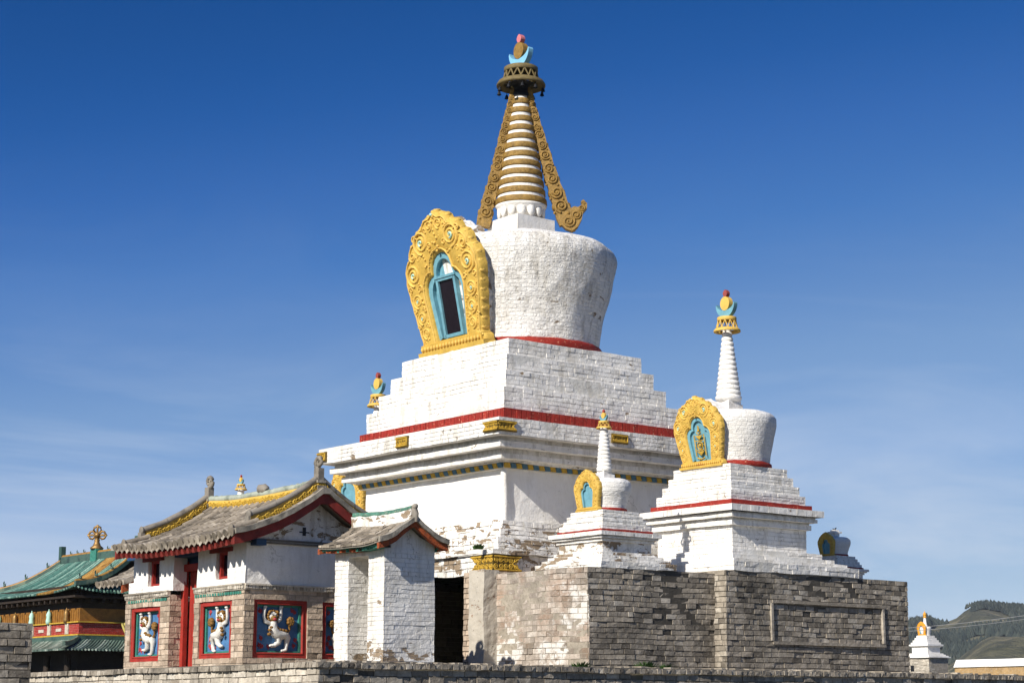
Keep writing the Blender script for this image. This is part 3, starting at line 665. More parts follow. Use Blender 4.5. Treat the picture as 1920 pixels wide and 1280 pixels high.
for side in range(4):
    R4 = Matrix.Rotation(side * pi / 2, 4, 'Z')
    for i in range(n):
        t0 = -h + 2 * h * i / n + .012; t1 = -h + 2 * h * (i + 1) / n - .012; q = MB()
        q.add([(t0 + .02, -h - .05, 4.96), (t1 + .02, -h - .05, 4.96), (t1 - .02, -h - .06, 5.055), (t0 - .02, -h - .06, 5.055), (t0, -h + .01, 4.96), (t1, -h + .01, 4.96), (t1, -h + .01, 5.055), (t0, -h + .01, 5.055)], [(0, 1, 2, 3), (0, 4, 5, 1), (1, 5, 6, 2), (2, 6, 7, 3), (3, 7, 4, 0)]); q.xf(R4)
        mb.add(q.v, q.f, i % 2)
part('dentil_band', mb, [M['yellow_old'], m_paint('slate_blue_paint', (.07, .16, .22), .35, .5, sc=3), M['white_mort']], gs, dz=dz)
mb = MB(); h = 2.62; brick_box(mb, -h, h, -h, h, 5.86, 6.2, .34, .125, gap=.014, depth=.012, jit=.005, top=True); mb.jit(.012, 2, 3); part('red_band', mb, [M['redband'], M['red_dark']], gs, dz=dz)
for i, (h, z0, z1) in enumerate(((2.5, 6.2, 6.68), (2.31, 6.68, 7.08), (2.12, 7.08, 7.47), (1.935, 7.47, 7.86))):
    bands(gs, 'step', [(h, z0, z1)], dz, M['white'], .095, .26, i, amp=.022, jit=.006)
mb = MB(); mb.lathe([(1.82, 7.86), (1.84, 7.9), (1.84, 8.02), (1.80, 8.07), (1.6, 8.08)], 64); mb.jit(.015, 4, 1); part('red_ring', mb, [M['redband']], gs, dz=dz)
def drum(parent, prof, mat, n, amp, dz, seed, cut, name='drum'):
    P = resample(prof, 46); mb = MB(); mb.lathe(P, n); mb.jit(amp, 1.6, seed).jit(amp * .35, 7, seed)
    cx, z0, tt, w = cut     # flattened where the niche is let in
    mb.v = [(max(x, -cx - tt * (z - z0)), y, z) if abs(y) < w and x < 0 else (x, y, z) for x, y, z in mb.v]; return part(name, mb, [mat], parent, dz=dz)
drum(gs, [(1.76, 8.03), (1.79, 8.3), (1.90, 8.8), (2.03, 9.3), (2.14, 9.72), (2.19, 9.97), (2.20, 10.14), (2.13, 10.30), (1.97, 10.42), (1.6, 10.54), (1.2, 10.63), (.8, 10.68), (0.02, 10.7)], M['drum'], 128, .03, dz, 2, (1.45, 7.87, .213, .95))
mb = MB(); mb.gbox(-.55, .55, -.55, .55, 10.64, 11.12, .1); mb.jit(.01, 2, 1); part('plinth', mb, [M['white_clean']], gs, dz=dz)
mb = MB(); mb.lathe([(.42, 11.12), (.45, 11.18), (.50, 11.30), (.58, 11.42), (.60, 11.46), (.57, 11.48)], 48)
for k in range(14):
    a = 2 * pi * k / 14; q = MB(); q.ball((.52, 0, 11.29), (.05, .105, .15), 8); q.xf(Matrix.Rotation(a, 4, 'Z')); mb.add(q.v, q.f, 0, True)
part('lotus_base', mb, [M['white_clean']], gs, dz=dz)
mb = MB(); mb.lathe([(.585, 11.44), (.17, 14.14)], 48); part('spire_core', mb, [M['white_clean']], gs, dz=dz)
for k in range(12):
    z0 = 11.475 + k * .2215; hh = .140 * (1 - k * .006); r0 = .60 - k * .0340; r1 = r0 - .012; mb = MB()
    mb.lathe([(r0 - .05, z0 - .004), (r0 - .005, z0), (r0 + .006, z0 + .02), (r1 + .008, z0 + hh - .015), (r1, z0 + hh), (r1 - .05, z0 + hh + .004)], 48); mb.jit(.004, 8, k)
    part('ring', mb, [M['gold']], gs, dz=dz)
mb = MB(); mb.lathe([(.2, 14.1), (.205, 14.12), (.205, 14.2), (.195, 14.21), (.2, 14.36), (.22, 14.4), (.3, 14.44)], 32); part('collar', mb, [M['black']], gs, dz=dz)
canopy(gs, 14.36, 14.83, .57, .385, M['gold_dk'], dz, bells=10, n=14, big=True)
finial(gs, 14.83, .82, M['skyblue'], M['gold'], M['pink'], dz)
def arm(parent, pts, ws, T, hook, label):
    mb = MB(); L = []; Rr = []
    n = 40; P = resample(pts, n)
    for i, p in enumerate(P):
        a = Vector(P[min(i + 1, n - 1)]) - Vector(P[max(0, i - 1)]); a.normalize(); nn = Vector((-a.y, a.x)); t = i / (n - 1); w = ws[0] + (ws[1] - ws[0]) * t ** 1.1; w *= 1 + .07 * sin(t * n * 1.05)
        L.append((p[0] + nn.x * w, p[1] + nn.y * w)); Rr.append((p[0] - nn.x * w, p[1] - nn.y * w))
    vs = [(x, -T, z) for x, z in L] + [(x, -T, z) for x, z in Rr] + [(x, T, z) for x, z in L] + [(x, T, z) for x, z in Rr]; fs = []
    for i in range(n - 1): fs += [(i, i + 1, n + i + 1, n + i), (2 * n + i, 3 * n + i, 3 * n + i + 1, 2 * n + i + 1), (i, 2 * n + i, 2 * n + i + 1, i + 1), (n + i, n + i + 1, 3 * n + i + 1, 3 * n + i)]
    fs += [(0, n, 3 * n, 2 * n), (n - 1, 3 * n - 1, 4 * n - 1, 2 * n - 1)]; mb.add(vs, fs)
    s = 1 if pts[-1][0] > 0 else -1; d = 0.02; k = 0
    while d < .97:
        i = int(d * (n - 1)); w = ws[0] + (ws[1] - ws[0]) * d ** 1.1; p = P[i]; j = (k % 2) * 2 - 1
        half_tube(mb, spiral(p[0], p[1], w * .86, 1.8, j, k * 1.3 + pi / 2), w * .17, -T, 4); dot(mb, p[0], p[1], w * .26, -T)
        for q in (1, -1): dot(mb, p[0] + q * w * .85, p[1] - w * .9, w * .2, -T)
        for q in (1, -1): mb.ball((p[0] + q * w * .93, 0, p[1]), (w * .28, T * 1.05, w * .62), 6)
        d += w * 2.05 / 3.3; k += 1
    if hook:
        x, z = pts[-1]
        H_ = [(x - .22, z + .05), (x - .05, z - .13), (x + .10, z - .19), (x + .24, z - .08), (x + .33, z + .10), (x + .36, z + .25), (x + .45, z + .36), (x + .455, z + .47), (x + .37, z + .56), (x + .31, z + .52), (x + .34, z + .44), (x + .24, z + .38), (x + .16, z + .40), (x + .04, z + .34), (x - .1, z + .5)]
        mb.prism(H_, -T * .95, T * .95)
        for (cx, cz, r) in ((x + .03, z + .04, .15), (x + .2, z + .2, .12), (x + .33, z + .36, .08), (x + .37, z + .48, .05)):
            half_tube(mb, spiral(cx, cz, r, 1.8, -1, 1), r * .17, -T * .95, 4)
        for q in range(7): mb.ball((x + .10 + q * .045, 0, z - .16 + q * q * .018), (.05, T, .05), 6)
    part('ribbon_arm', mb, [M['gold']], parent, loc=(0, 0, 0), rot=(0, 0, -TH), dz=dz, label=label)
arm(gs, [(.17, 14.25), (.42, 13.2), (.72, 12.1), (.9, 11.55), (1.07, 11.06)], (.075, .2), .1, True, 'carved gilt arm with a curled foot on the right')
arm(gs, [(-.17, 14.25), (-.40, 13.2), (-.60, 12.2), (-.80, 11.4), (-.88, 10.98)], (.07, .165), .1, False, 'carved gilt arm on the left')
# niche with its white backing block
nb = MB(); oh = resample([(u * 2.7 * .90, v * 3.2 * .95) for u, v in OUT], 40); nb.prism(oh[:-4] + [(-x, z) for x, z in reversed(oh[:-4])], -.02, .62); nb.jit(.05, 2.5, 2).jit(.03, 8, 2)
part('niche_backing', nb, [M['white_worn']], gs, loc=(-1.62, .10, 7.87 + dz), rot=(radians(12), 0, -pi / 2))
niche(gs, (-1.84, .10, 7.87), 2.70, 3.2, radians(12), .24, 'window', dz)
bowtie(gs, 3.28, 5.585, 5.80, .46, dz, .45, seed=1)
bowtie(gs, 3.28, 5.58, 5.82, .42, dz, corner=False, face='L', mid=0, seed=2); bowtie(gs, 3.28, 5.60, 5.80, .46, dz, corner=False, face='R', mid=0, seed=3)
bowtie(gs, 3.28, 5.58, 5.80, .34, dz, corner=False, face='L', mid=-3.28 + .17, seed=4)
bowtie(gs, 3.84, 2.70, 3.03, .68, dz, .7, seed=5)

# ------------------------------------------------------------------ medium and small stupas
def stupa_mid(C, zoff, name, label, kind='emblem'):
    t = thing(name, (C[0], C[1], E + PZ + zoff), label, 'stupa'); dz = -PZ
    mb = MB()
    for (h, z0, z1) in ((1.80, PZ + .004, 2.86), (1.63, 2.86, 2.93), (1.45, 2.93, 3.03), (1.28, 3.03, 3.15)):
        brick_box(mb, -h, h, -h, h, z0, z1, .075, .27, gap=.009, depth=.012, jit=.007, tilt=.006)
    mb.jit(.028, 1.6, 3); part('stepped_base', mb, [M['white'], M['white_mort']], t, dz=dz)
    bands(t, 'body', [(1.07, 3.15, 3.64)], dz, M['white2'], .078, .26, 2, amp=.012, jit=.004)
    plain(t, 'cornice', [(1.15, 3.64, 3.74), (1.12, 3.74, 3.79), (1.24, 3.79, 3.86), (1.21, 3.86, 3.90)], dz, M['white2'], .010, .09, 2, 2.5)
    bands(t, 'cornice_slab', [(1.33, 3.90, 4.03)], dz, M['white2'], .13, .26, 3, amp=.014)
    mb = MB(); mb.gbox(-1.165, 1.165, -1.165, 1.165, 4.03, 4.14, .08); mb.jit(.01, 4, 2); part('red_band', mb, [M['redband']], t, dz=dz)
    for i, (h, z0, z1) in enumerate(((1.075, 4.14, 4.34), (.99, 4.34, 4.53), (.905, 4.53, 4.72), (.82, 4.72, 4.90))): bands(t, 'step', [(h, z0, z1)], dz, M['white2'], .066, .25, i + 5, amp=.012, jit=.005)
    mb = MB(); mb.lathe([(.84, 4.9), (.86, 4.92), (.86, 4.99), (.8, 5.02)], 48); mb.jit(.01, 5, 1); part('red_ring', mb, [M['redband']], t, dz=dz)
    drum(t, [(.81, 4.98), (.835, 5.15), (.89, 5.4), (.945, 5.65), (.975, 5.81), (.965, 5.94), (.90, 6.02), (.78, 6.07), (.5, 6.095), (.01, 6.10)], M['drum2'], 96, .018, dz, 4, (.62, 4.9, .17, .52))
    mb = MB(); mb.gbox(-.205, .205, -.205, .205, 6.08, 6.26, .06); mb.gbox(-.18, .18, -.18, .18, 6.26, 6.34, .06); mb.jit(.006, 4, 1); part('plinth', mb, [M['white2']], t, dz=dz)
    mb = MB(); P = []; n = 13
    P += [(.20, 6.32), (.27, 6.37), (.275, 6.43), (.25, 6.455)]
    for k in range(n):
        z0 = 6.455 + k * (7.80 - 6.455) / n; r = .255 - k * .0125; dd = (7.80 - 6.455) / n; P += [(r - .022, z0 + .006), (r, z0 + .02), (r + .004, z0 + dd * .5), (r - .006, z0 + dd * .88), (r - .03, z0 + dd)]
    P += [(.1, 7.84)]; mb.lathe(P, 40); mb.jit(.004, 6, 1); part('spire', mb, [M['white_clean']], t, dz=dz)
    canopy(t, 7.80, 8.12, .285, .195, M['yellow'], dz, n=11)
    finial(t, 8.11, .60, M['blue'], M['yellow'], m_paint('dull_red', (.33, .07, .06)), dz)
    nb = MB(); oh = resample([(u * 1.36 * .9, v * 1.46 * .95) for u, v in OUT], 30); nb.prism(oh[:-4] + [(-x, z) for x, z in reversed(oh[:-4])], 0, .4); nb.jit(.02, 4, 2)
    part('niche_backing', nb, [M['white2']], t, loc=(-.685, 0, 4.9 + dz), rot=(radians(9.5), 0, -pi / 2))
    niche(t, (-.81, 0, 4.89), 1.38, 1.47, radians(9.5), .12, kind, dz)
    return t
def stupa_small(C, zoff, name, label, spire=True, dark=False, base=True):
    t = thing(name, (C[0], C[1], E + PZ + zoff), label, 'stupa'); dz = -PZ
    mb = MB()
    st = ((.95, PZ - .06, 2.73), (.86, 2.73, 2.80), (.77, 2.80, 2.86), (.69, 2.86, 2.93))
    for (h, z0, z1) in st: brick_box(mb, -h, h, -h, h, z0, z1, .07, .24, gap=.009, depth=.012, jit=.006, tilt=.006)
    mb.jit(.028, 2, 3); part('stepped_base', mb, [M['white_worn'], M['white_mort']], t, dz=dz)
    plain(t, 'body', [(.615, 2.92, 3.13)], dz, M['white_worn'], .02, .06, 2, 2.5)
    plain(t, 'cornice', [(.66, 3.12, 3.165), (.64, 3.165, 3.18), (.715, 3.18, 3.22)], dz, M['white'], .010, .07, 2, 3)
    bands(t, 'cornice_slab', [(.765, 3.22, 3.30)], dz, M['white2'], .08, .24, 3, amp=.012)
    mb = MB(); mb.gbox(-.645, .645, -.645, .645, 3.30, 3.355, .06); mb.jit(.008, 6, 2); part('red_band', mb, [M['redband']], t, dz=dz)
    for i, (h, z0, z1) in enumerate(((.61, 3.355, 3.46), (.56, 3.46, 3.55), (.51, 3.55, 3.64), (.46, 3.64, 3.73))): bands(t, 'step', [(h, z0, z1)], dz, M['white2'], .048, .22, i + 9, amp=.012, jit=.004)
    mb = MB(); mb.lathe([(.42, 3.73), (.43, 3.745), (.43, 3.78), (.4, 3.80)], 40); mb.jit(.006, 8, 1); part('red_ring', mb, [M['redband']], t, dz=dz)
    drum(t, [(.41, 3.78), (.42, 3.87), (.46, 4.0), (.505, 4.11), (.515, 4.2), (.50, 4.28), (.44, 4.34), (.33, 4.365), (.01, 4.38)], M['drum3'], 72, .014, dz, 4, (.31, 3.73, .07, .27))
    if spire:
        mb = MB(); mb.gbox(-.14, .14, -.14, .14, 4.36, 4.46, .05); mb.gbox(-.10, .10, -.10, .10, 4.47, 4.52, .05); mb.jit(.004, 5, 1); part('plinth', mb, [M['white2']], t, dz=dz)
        mb = MB(); P = [(.1, 4.51), (.148, 4.53)]; n = 11
        for k in range(n):
            dd = .80 / n; z0 = 4.53 + k * dd; r = .15 - k * .0066; P += [(r - .014, z0 + .004), (r, z0 + .014), (r, z0 + dd * .75), (r - .018, z0 + dd)]
        P += [(.07, 5.36)]; mb.lathe(P, 32); mb.jit(.003, 8, 1); part('spire', mb, [M['white_clean']], t, dz=dz)
        canopy(t, 5.34, 5.49, .155, .10, M['yellow'], dz, n=9)
        finial(t, 5.48, .235, M['blue'], M['yellow'], m_paint('dull_red', (.4, .05, .03)), dz)
    else:
        mb = MB(); mb.gbox(-.11, .11, -.11, .11, 4.40, 4.50, .05); mb.gbox(-.17, .17, -.17, .17, 4.50, 4.56, .05); mb.gbox(-.1, .1, -.1, .1, 4.56, 4.62, .05); part('broken_spire', mb, [M['white_clean']], t, dz=dz)
        mb = MB()
        for k in range(9): a = k * 2.4; mb.tube([(0, 0, 4.6), (.07 * cos(a), .07 * sin(a), 4.64 + .03 * (k % 3))], [.025, .006], 5)
        part('iron_rosette', mb, [M['black']], t, dz=dz)
    nb = MB(); oh = resample([(u * .70 * .9, v * .76 * .95) for u, v in OUT], 30); nb.prism(oh[:-4] + [(-x, z) for x, z in reversed(oh[:-4])], 0, .2); nb.jit(.012, 6, 2)
    part('niche_backing', nb, [M['white2']], t, loc=(-.345, 0, 3.73 + dz), rot=(radians(4), 0, -pi / 2))
    niche(t, (-.44, 0, 3.73), .72, .79, radians(4), .09, 'plain', dz, detail=0, dark=dark)
    return t
stupa_mid((4.50, 39.4), 0, 'stupa', 'medium white stupa on the long bastion, with a yellow niche holding a turquoise emblem panel')
stupa_small((1.764, 36.5), 0, 'stupa', 'small white stupa with a short ringed spire, in front of the great stupa')
c = L2W(1.15, 7.3); stupa_mid(c, 0, 'stupa', 'half hidden stupa whose yellow parasol top shows left of the great stupa steps', 'plain')
c = L2W(-2.9, 7.3); stupa_small(c, 0, 'stupa', 'small stupa hidden behind the gate roof, only its yellow top above the ridge')
# small broken one on its own block behind the long bastion
c = L2W(5.1, -4.72)
bt = stupa_small(c, 0, 'stupa', 'small spireless stupa with a dark shaded niche, behind the right end of the platform', spire=False); bt.scale = (.665,) * 3

# ------------------------------------------------------------------ gate house
def gable_roof(parent, prof, y0, y1, sp, r, mats, dz, seed=0, rafters=True, flat=False):
    """prof: (x,z) from near eave to far eave; tiles run down the slope"""
    mb = MB(); P = resample(prof, 25); T = .05
    n = len(P); ns = 16; vs = []; fs = []
    for q in range(ns + 1):
        y = y0 + (y1 - y0) * q / ns
        vs += [(x, y, z) for x, z in P] + [(x, y, z - T) for x, z in P]
    for q in range(ns):
        a = q * 2 * n; b = a + 2 * n
        for i in range(n - 1): fs += [(a + i, a + i + 1, b + i + 1, b + i), (a + n + i, b + n + i, b + n + i + 1, a + n + i + 1)]
        fs += [(a, b, b + n, a + n), (a + n - 1, a + 2 * n - 1, b + 2 * n - 1, b + n - 1)]
    e = ns * 2 * n
    for i in range(n - 1): fs += [(i, n + i, n + i + 1, i + 1), (e + i, e + i + 1, e + n + i + 1, e + n + i)]
    mb.add(vs, fs, 1)
    random.seed(seed); mid = n // 2; k = int((y1 - y0) / sp); sp = (y1 - y0) / k
    for half in (P[:mid + 1], P[mid:][::-1]):
        for i in range(k + 1):
            y = y0 + i * sp; j = 0
            if flat: continue
            pts = resample(half, 9); 
            for s_ in range(8):          # overlapping barrel tiles
                a, b2 = pts[s_], pts[s_ + 1]; rr = r * random.uniform(.9, 1.12); e = random.uniform(-.012, .012)
                mb.tube([(a[0], y + e, a[1] + r * .25 + random.uniform(0, .008)), (b2[0], y + e, b2[1] + r * .1)], [rr * 1.06, rr * .92], 8, 0)
            a = pts[0]; s = -1 if half[0][0] < half[-1][0] else 1
            mb.tube([(a[0] + s * .015, y, a[1] + r * .1), (a[0] + s * .045, y, a[1] + r * .05 - .01)], r * random.uniform(1.35, 1.65), 10, 0)
            if i < k:   # drip tile between two barrel rows
                ym = y + sp / 2; w = sp * .42; z = a[1] - .02
                mb.add([(a[0] + s * .01, ym - w, z + .02), (a[0] + s * .01, ym + w, z + .02), (a[0] + s * .035, ym + w * .7, z - .05), (a[0] + s * .04, ym, z - .10), (a[0] + s * .035, ym - w * .7, z - .05)], [(0, 1, 2, 3, 4)], 0)
        if flat:
            pts = resample(half, 9); s = -1 if half[0][0] < half[-1][0] else 1
            for s_ in range(8):
                y = y0
                while y < y1 - .02:
                    L = min(random.uniform(.14, .24), y1 - y); a, b2 = pts[s_], pts[s_ + 1]; zz = random.uniform(.008, .026)
                    mb.add([(a[0] + s * .02, y, a[1] + zz), (a[0] + s * .02, y + L - .01, a[1] + zz), (b2[0], y + L - .01, b2[1] + zz * .6), (b2[0], y, b2[1] + zz * .6), (a[0] + s * .02, y, a[1] - .02), (a[0] + s * .02, y + L - .01, a[1] - .02)], [(0, 1, 2, 3), (0, 1, 5, 4)], 0); y += L
    mb.jit(.012, 2.2, seed); return part('roof_tiles', mb, mats, parent, dz=dz)
def rake(parent, name, prof, y0, y1, zlo, zhi, mat, dz, mi=0, seed=0, amp=.01):
    P = resample(prof, 24); mb = MB(); n = len(P)
    vs = [(x, y0, z + zlo) for x, z in P] + [(x, y0, z + zhi) for x, z in P] + [(x, y1, z + zlo) for x, z in P] + [(x, y1, z + zhi) for x, z in P]; fs = []
    for i in range(n - 1): fs += [(i, i + 1, n + i + 1, n + i), (n + i, n + i + 1, 3 * n + i + 1, 3 * n + i), (2 * n + i, 3 * n + i, 3 * n + i + 1, 2 * n + i + 1), (i, 2 * n + i, 2 * n + i + 1, i + 1)]
    fs += [(0, n, 3 * n, 2 * n), (n - 1, 3 * n - 1, 4 * n - 1, 2 * n - 1)[::1]]; mb.add(vs, fs); mb.jit(amp, 3, seed); return part(name, mb, [mat], parent, dz=dz)

GF = Vector((-4.637, 33.5))
gt = thing('gate_house', (*GF, E + ZT), 'low gate house with a grey tiled roof, red door and painted lion panels', 'gate'); dz = -ZT
gt.location = (GF.x * .97, GF.y * .97, E + ZT * .97); gt.scale = (.97,) * 3
GW, GD, RW = 4.32, 2.72, 3.86; ZB, ZW = 2.13, 2.93; D0, D1 = 1.72, 2.63
p1 = (.42, 1.55); p2 = (2.98, 4.12); pz = (.93, 1.95)
mb = MB(); Vv = Vector; X, Y = Vv((1, 0, 0)), Vv((0, 1, 0)); kb = dict(gap=.011, depth=.012, jit=.006, tilt=.005)
Hh = ZB - ZT; hz = (pz[0] - ZT, pz[1] - ZT)
# sunlit face: right pier, left pier, jambs; side face with two sunk panels
face_bricks(mb, Vv((0, D0, ZT)), -Y, -X, D0, Hh, .098, .27, holes=[(D0 - p1[1], D0 - p1[0], *hz)], **kb)
face_bricks(mb, Vv((0, GW, ZT)), -Y, -X, GW - D1, Hh, .098, .27, holes=[(GW - p2[1], GW - p2[0], *hz)], **kb)
face_bricks(mb, Vv((0, D1, ZT)), X, -Y, .27, Hh, .098, .27, **kb); face_bricks(mb, Vv((.27, D0, ZT)), -X, Y, .27, Hh, .098, .27, **kb)
q1 = (.19, 1.31); q2 = (1.62, 2.55)
face_bricks(mb, Vv((0, 0, ZT)), X, -Y, GD, Hh, .098, .27, holes=[(q1[0], q1[1], *hz), (q2[0], q2[1], *hz)], **kb)
face_bricks(mb, Vv((GD, 0, ZT)), Y, X, GW, Hh, .098, .27, **kb); face_bricks(mb, Vv((GD, GW, ZT)), -X, Y, GD, Hh, .098, .27, **kb)
dp = .13
for (a, b2) in (p1, p2):   # reveals
    z0, z1 = pz
    mb.quad((0, a, z0), (dp, a, z0), (dp, a, z1), (0, a, z1)); mb.quad((0, b2, z0), (0, b2, z1), (dp, b2, z1), (dp, b2, z0)); mb.quad((0, a, z1), (dp, a, z1), (dp, b2, z1), (0, b2, z1)); mb.quad((0, a, z0), (0, b2, z0), (dp, b2, z0), (dp, a, z0))
for (a, b2) in (q1, q2):
    z0, z1 = pz
    mb.quad((a, 0, z0), (a, dp, z0), (a, dp, z1), (a, 0, z1)); mb.quad((b2, 0, z0), (b2, 0, z1), (b2, dp, z1), (b2, dp, z0)); mb.quad((a, 0, z1), (b2, 0, z1), (b2, dp, z1), (a, dp, z1)); mb.quad((a, 0, z0), (a, dp, z0), (b2, dp, z0), (b2, 0, z0))
mb.jit(.014, 1.4, 2); part('brick_walls', mb, [M['brick_tan'], M['mortar_l']], gt, dz=dz)
for (u0, u1, f) in ((0, D0, 'L'), (D1, GW, 'L'), (0, GD, 'R')):     # ledge over the brick: dentils
    mb = MB(); t = u0
    while t < u1 - .01:
        e = min(t + .07, u1) - .012; j = random.uniform(0, .012)
        if f == 'L': mb.box(-.035 - j, .02, t, e, ZB - .01, ZB + .045)
        else: mb.box(t, e, -.035 - j, .02, ZB - .01, ZB + .045)
        t += .07
    if f == 'L': mb.box(-.02, .03, u0, u1, ZB - .03, ZB - .008); mb.box(-.055, .02, u0, u1, ZB + .045, ZB + .075)
    else: mb.box(u0, u1, -.02, .03, ZB - .03, ZB - .008); mb.box(u0, u1, -.055, .02, ZB + .045, ZB + .075)
    mb.jit(.01, 5, 1); part('ledge', mb, [M['brick_pale']], gt, dz=dz)
mb = MB(); random.seed(3)
for (u0, u1) in ((.1, D0 - .08), (D1 + .12, GW - .12)):
    t = u0
    while t < u1:
        w = random.uniform(.04, .09); mb.box(-.012, .01, t, t + w * .75, ZB - .105, ZB - .055); t += w * 1.25
part('green_glaze_strip', mb, [M['green']], gt, dz=dz)
# upper plaster walls with windows
def wall_grid(mb, o, u, n_, W_, H_, holes, thick, st=.09, mi=0):
    us = sorted({0, W_} | {round(W_ * i / max(1, round(W_ / st)), 4) for i in range(int(W_ / st) + 2) if W_ * i / max(1, round(W_ / st)) < W_} | {h[0] for h in holes} | {h[1] for h in holes})
    zs = sorted({0, H_} | {round(H_ * i / max(1, round(H_ / st)), 4) for i in range(int(H_ / st) + 2) if H_ * i / max(1, round(H_ / st)) < H_} | {h[2] for h in holes} | {h[3] for h in holes})
    Z = Vector((0, 0, 1))
    for i in range(len(us) - 1):
        for j in range(len(zs) - 1):
            cu = (us[i] + us[i + 1]) / 2; cz = (zs[j] + zs[j + 1]) / 2
            if any(h[0] < cu < h[1] and h[2] < cz < h[3] for h in holes): continue
            mb.add([o + u * us[i] + Z * zs[j], o + u * us[i + 1] + Z * zs[j], o + u * us[i + 1] + Z * zs[j + 1], o + u * us[i] + Z * zs[j + 1]], [(0, 1, 2, 3)], mi, False)
    for h in holes:
        A = o + u * h[0]; B = o + u * h[1]; t = n_ * -thick
        for (p, q) in ((A + Z * h[2], A + Z * h[3]), (B + Z * h[3], B + Z * h[2]), (A + Z * h[3], B + Z * h[3]), (B + Z * h[2], A + Z * h[2])): mb.add([p, q, q + t, p + t], [(0, 1, 2, 3)], mi)
w1 = (.60, 1.02, 2.32, 2.79); w2 = (3.06, 3.50, 2.31, 2.78)
UW = 4.05
mb = MB(); zb = ZB + .07; Hu = ZW - zb + .05
wall_grid(mb, Vv((.01, D0 - .06, zb)), -Y, -X, D0 - .06, Hu, [(D0 - .06 - w1[1], D0 - .06 - w1[0], w1[2] - zb, w1[3] - zb)], .16)
wall_grid(mb, Vv((.01, UW, zb)), -Y, -X, UW - D1 + .1, Hu, [(UW - w2[1], UW - w2[0], w2[2] - zb, w2[3] - zb)], .16)
wall_grid(mb, Vv((.01, D1 - .1, zb)), X, -Y, .27, Hu, [], .1); wall_grid(mb, Vv((.28, D0 - .06, zb)), -X, Y, .27, Hu, [], .1)
wall_grid(mb, Vv((.01, .01, zb)), X, -Y, GD - .02, Hu, [], .1); wall_grid(mb, Vv((GD - .01, .01, zb)), Y, X, UW, Hu, [], .1); wall_grid(mb, Vv((GD - .01, UW, zb)), -X, Y, GD - .02, Hu, [], .1)
mb.jit(.02, 2.2, 5).jit(.008, 8, 5); part('plaster_walls', mb, [M['white_clean']], gt, dz=dz)
xr = GD / 2
prof = [(-.48, 2.99), (-.3, 3.03), (0, 3.125), (.35, 3.255), (.75, 3.455), (1.1, 3.67), (xr, 3.86), (2 * xr - 1.1, 3.67), (2 * xr - .75, 3.455), (2 * xr - .35, 3.255), (2 * xr, 3.14), (2 * xr + .3, 3.03), (2 * xr + .48, 2.99)]
for yy, s_ in ((.012, 1), (UW - .01, -1)):
    mb = MB(); P = [(x, z - .07) for x, z in prof if 0.0 <= x <= GD]; P = [(.02, ZW + .03)] + P[1:-1] + [(GD - .02, ZW + .03)]; mb.prism(P, yy, yy + .12); mb.jit(.012, 2.2, 5); part('gable_wall', mb, [M['white_worn'] if s_ > 0 else M['white']], gt, dz=dz)
mb = MB()
for z, e in ((ZW - .02, .05), (ZW + .03, .035)): mb.box(-.02, GD + .02, -e, .03, z, z + .03)
mb.jit(.008, 3, 2); part('string_course', mb, [M['mortar']], gt, dz=dz)
mb = MB(); mb.box(1.17, 1.235, -.004, .02, 3.09, 3.24); mb.box(1.1, 1.3, -.003, .02, 3.14, 3.16); part('gable_vent', mb, [M['black']], gt, dz=dz)
gable_roof(gt, prof, -.38, RW, .19, .05, [M['tile'], M['tile_dk']], dz, 4)
# rafters and red boards
for (xe, s_) in ((-.42, 1), (GD + .42, -1)):
    mb = MB(); y = -.34
    while y < RW - .02:
        ro = Matrix.Rotation(-s_ * radians(19), 3, 'Y')
        mb.box(xe - .04 if s_ > 0 else xe - .5, xe + .5 if s_ > 0 else xe + .04, y, y + .085, 2.80, 2.895, 0, ro, (xe, y, 2.85)); y += .19
    mb.box(min(xe, xe + s_ * .03) + s_ * .1, max(xe, xe + s_ * .03) + s_ * .1, -.36, RW - .02, 2.86, 2.95)
    part('rafters', mb, [M['red_dark']], gt, dz=dz)
mb = MB(); mb.box(.1, .3, -.2, GW + .2, 2.86, 2.965); mb.box(.02, .36, D0 - .1, D1 + .02, 2.80, 2.97); part('eave_beam', mb, [M['dkblue']], gt, dz=dz)
for y0, y1 in ((-.42, -.36), (RW, RW + .06)):
    rake(gt, 'bargeboard', [(x, z) for x, z in prof], y0, y1, -.22, -.052, M['red_dark'], dz)
    rake(gt, 'gable_edge_tiles', prof, y0 - .05, y1 + .16, -.045, .055, M['tile_dk'], dz, amp=.018)
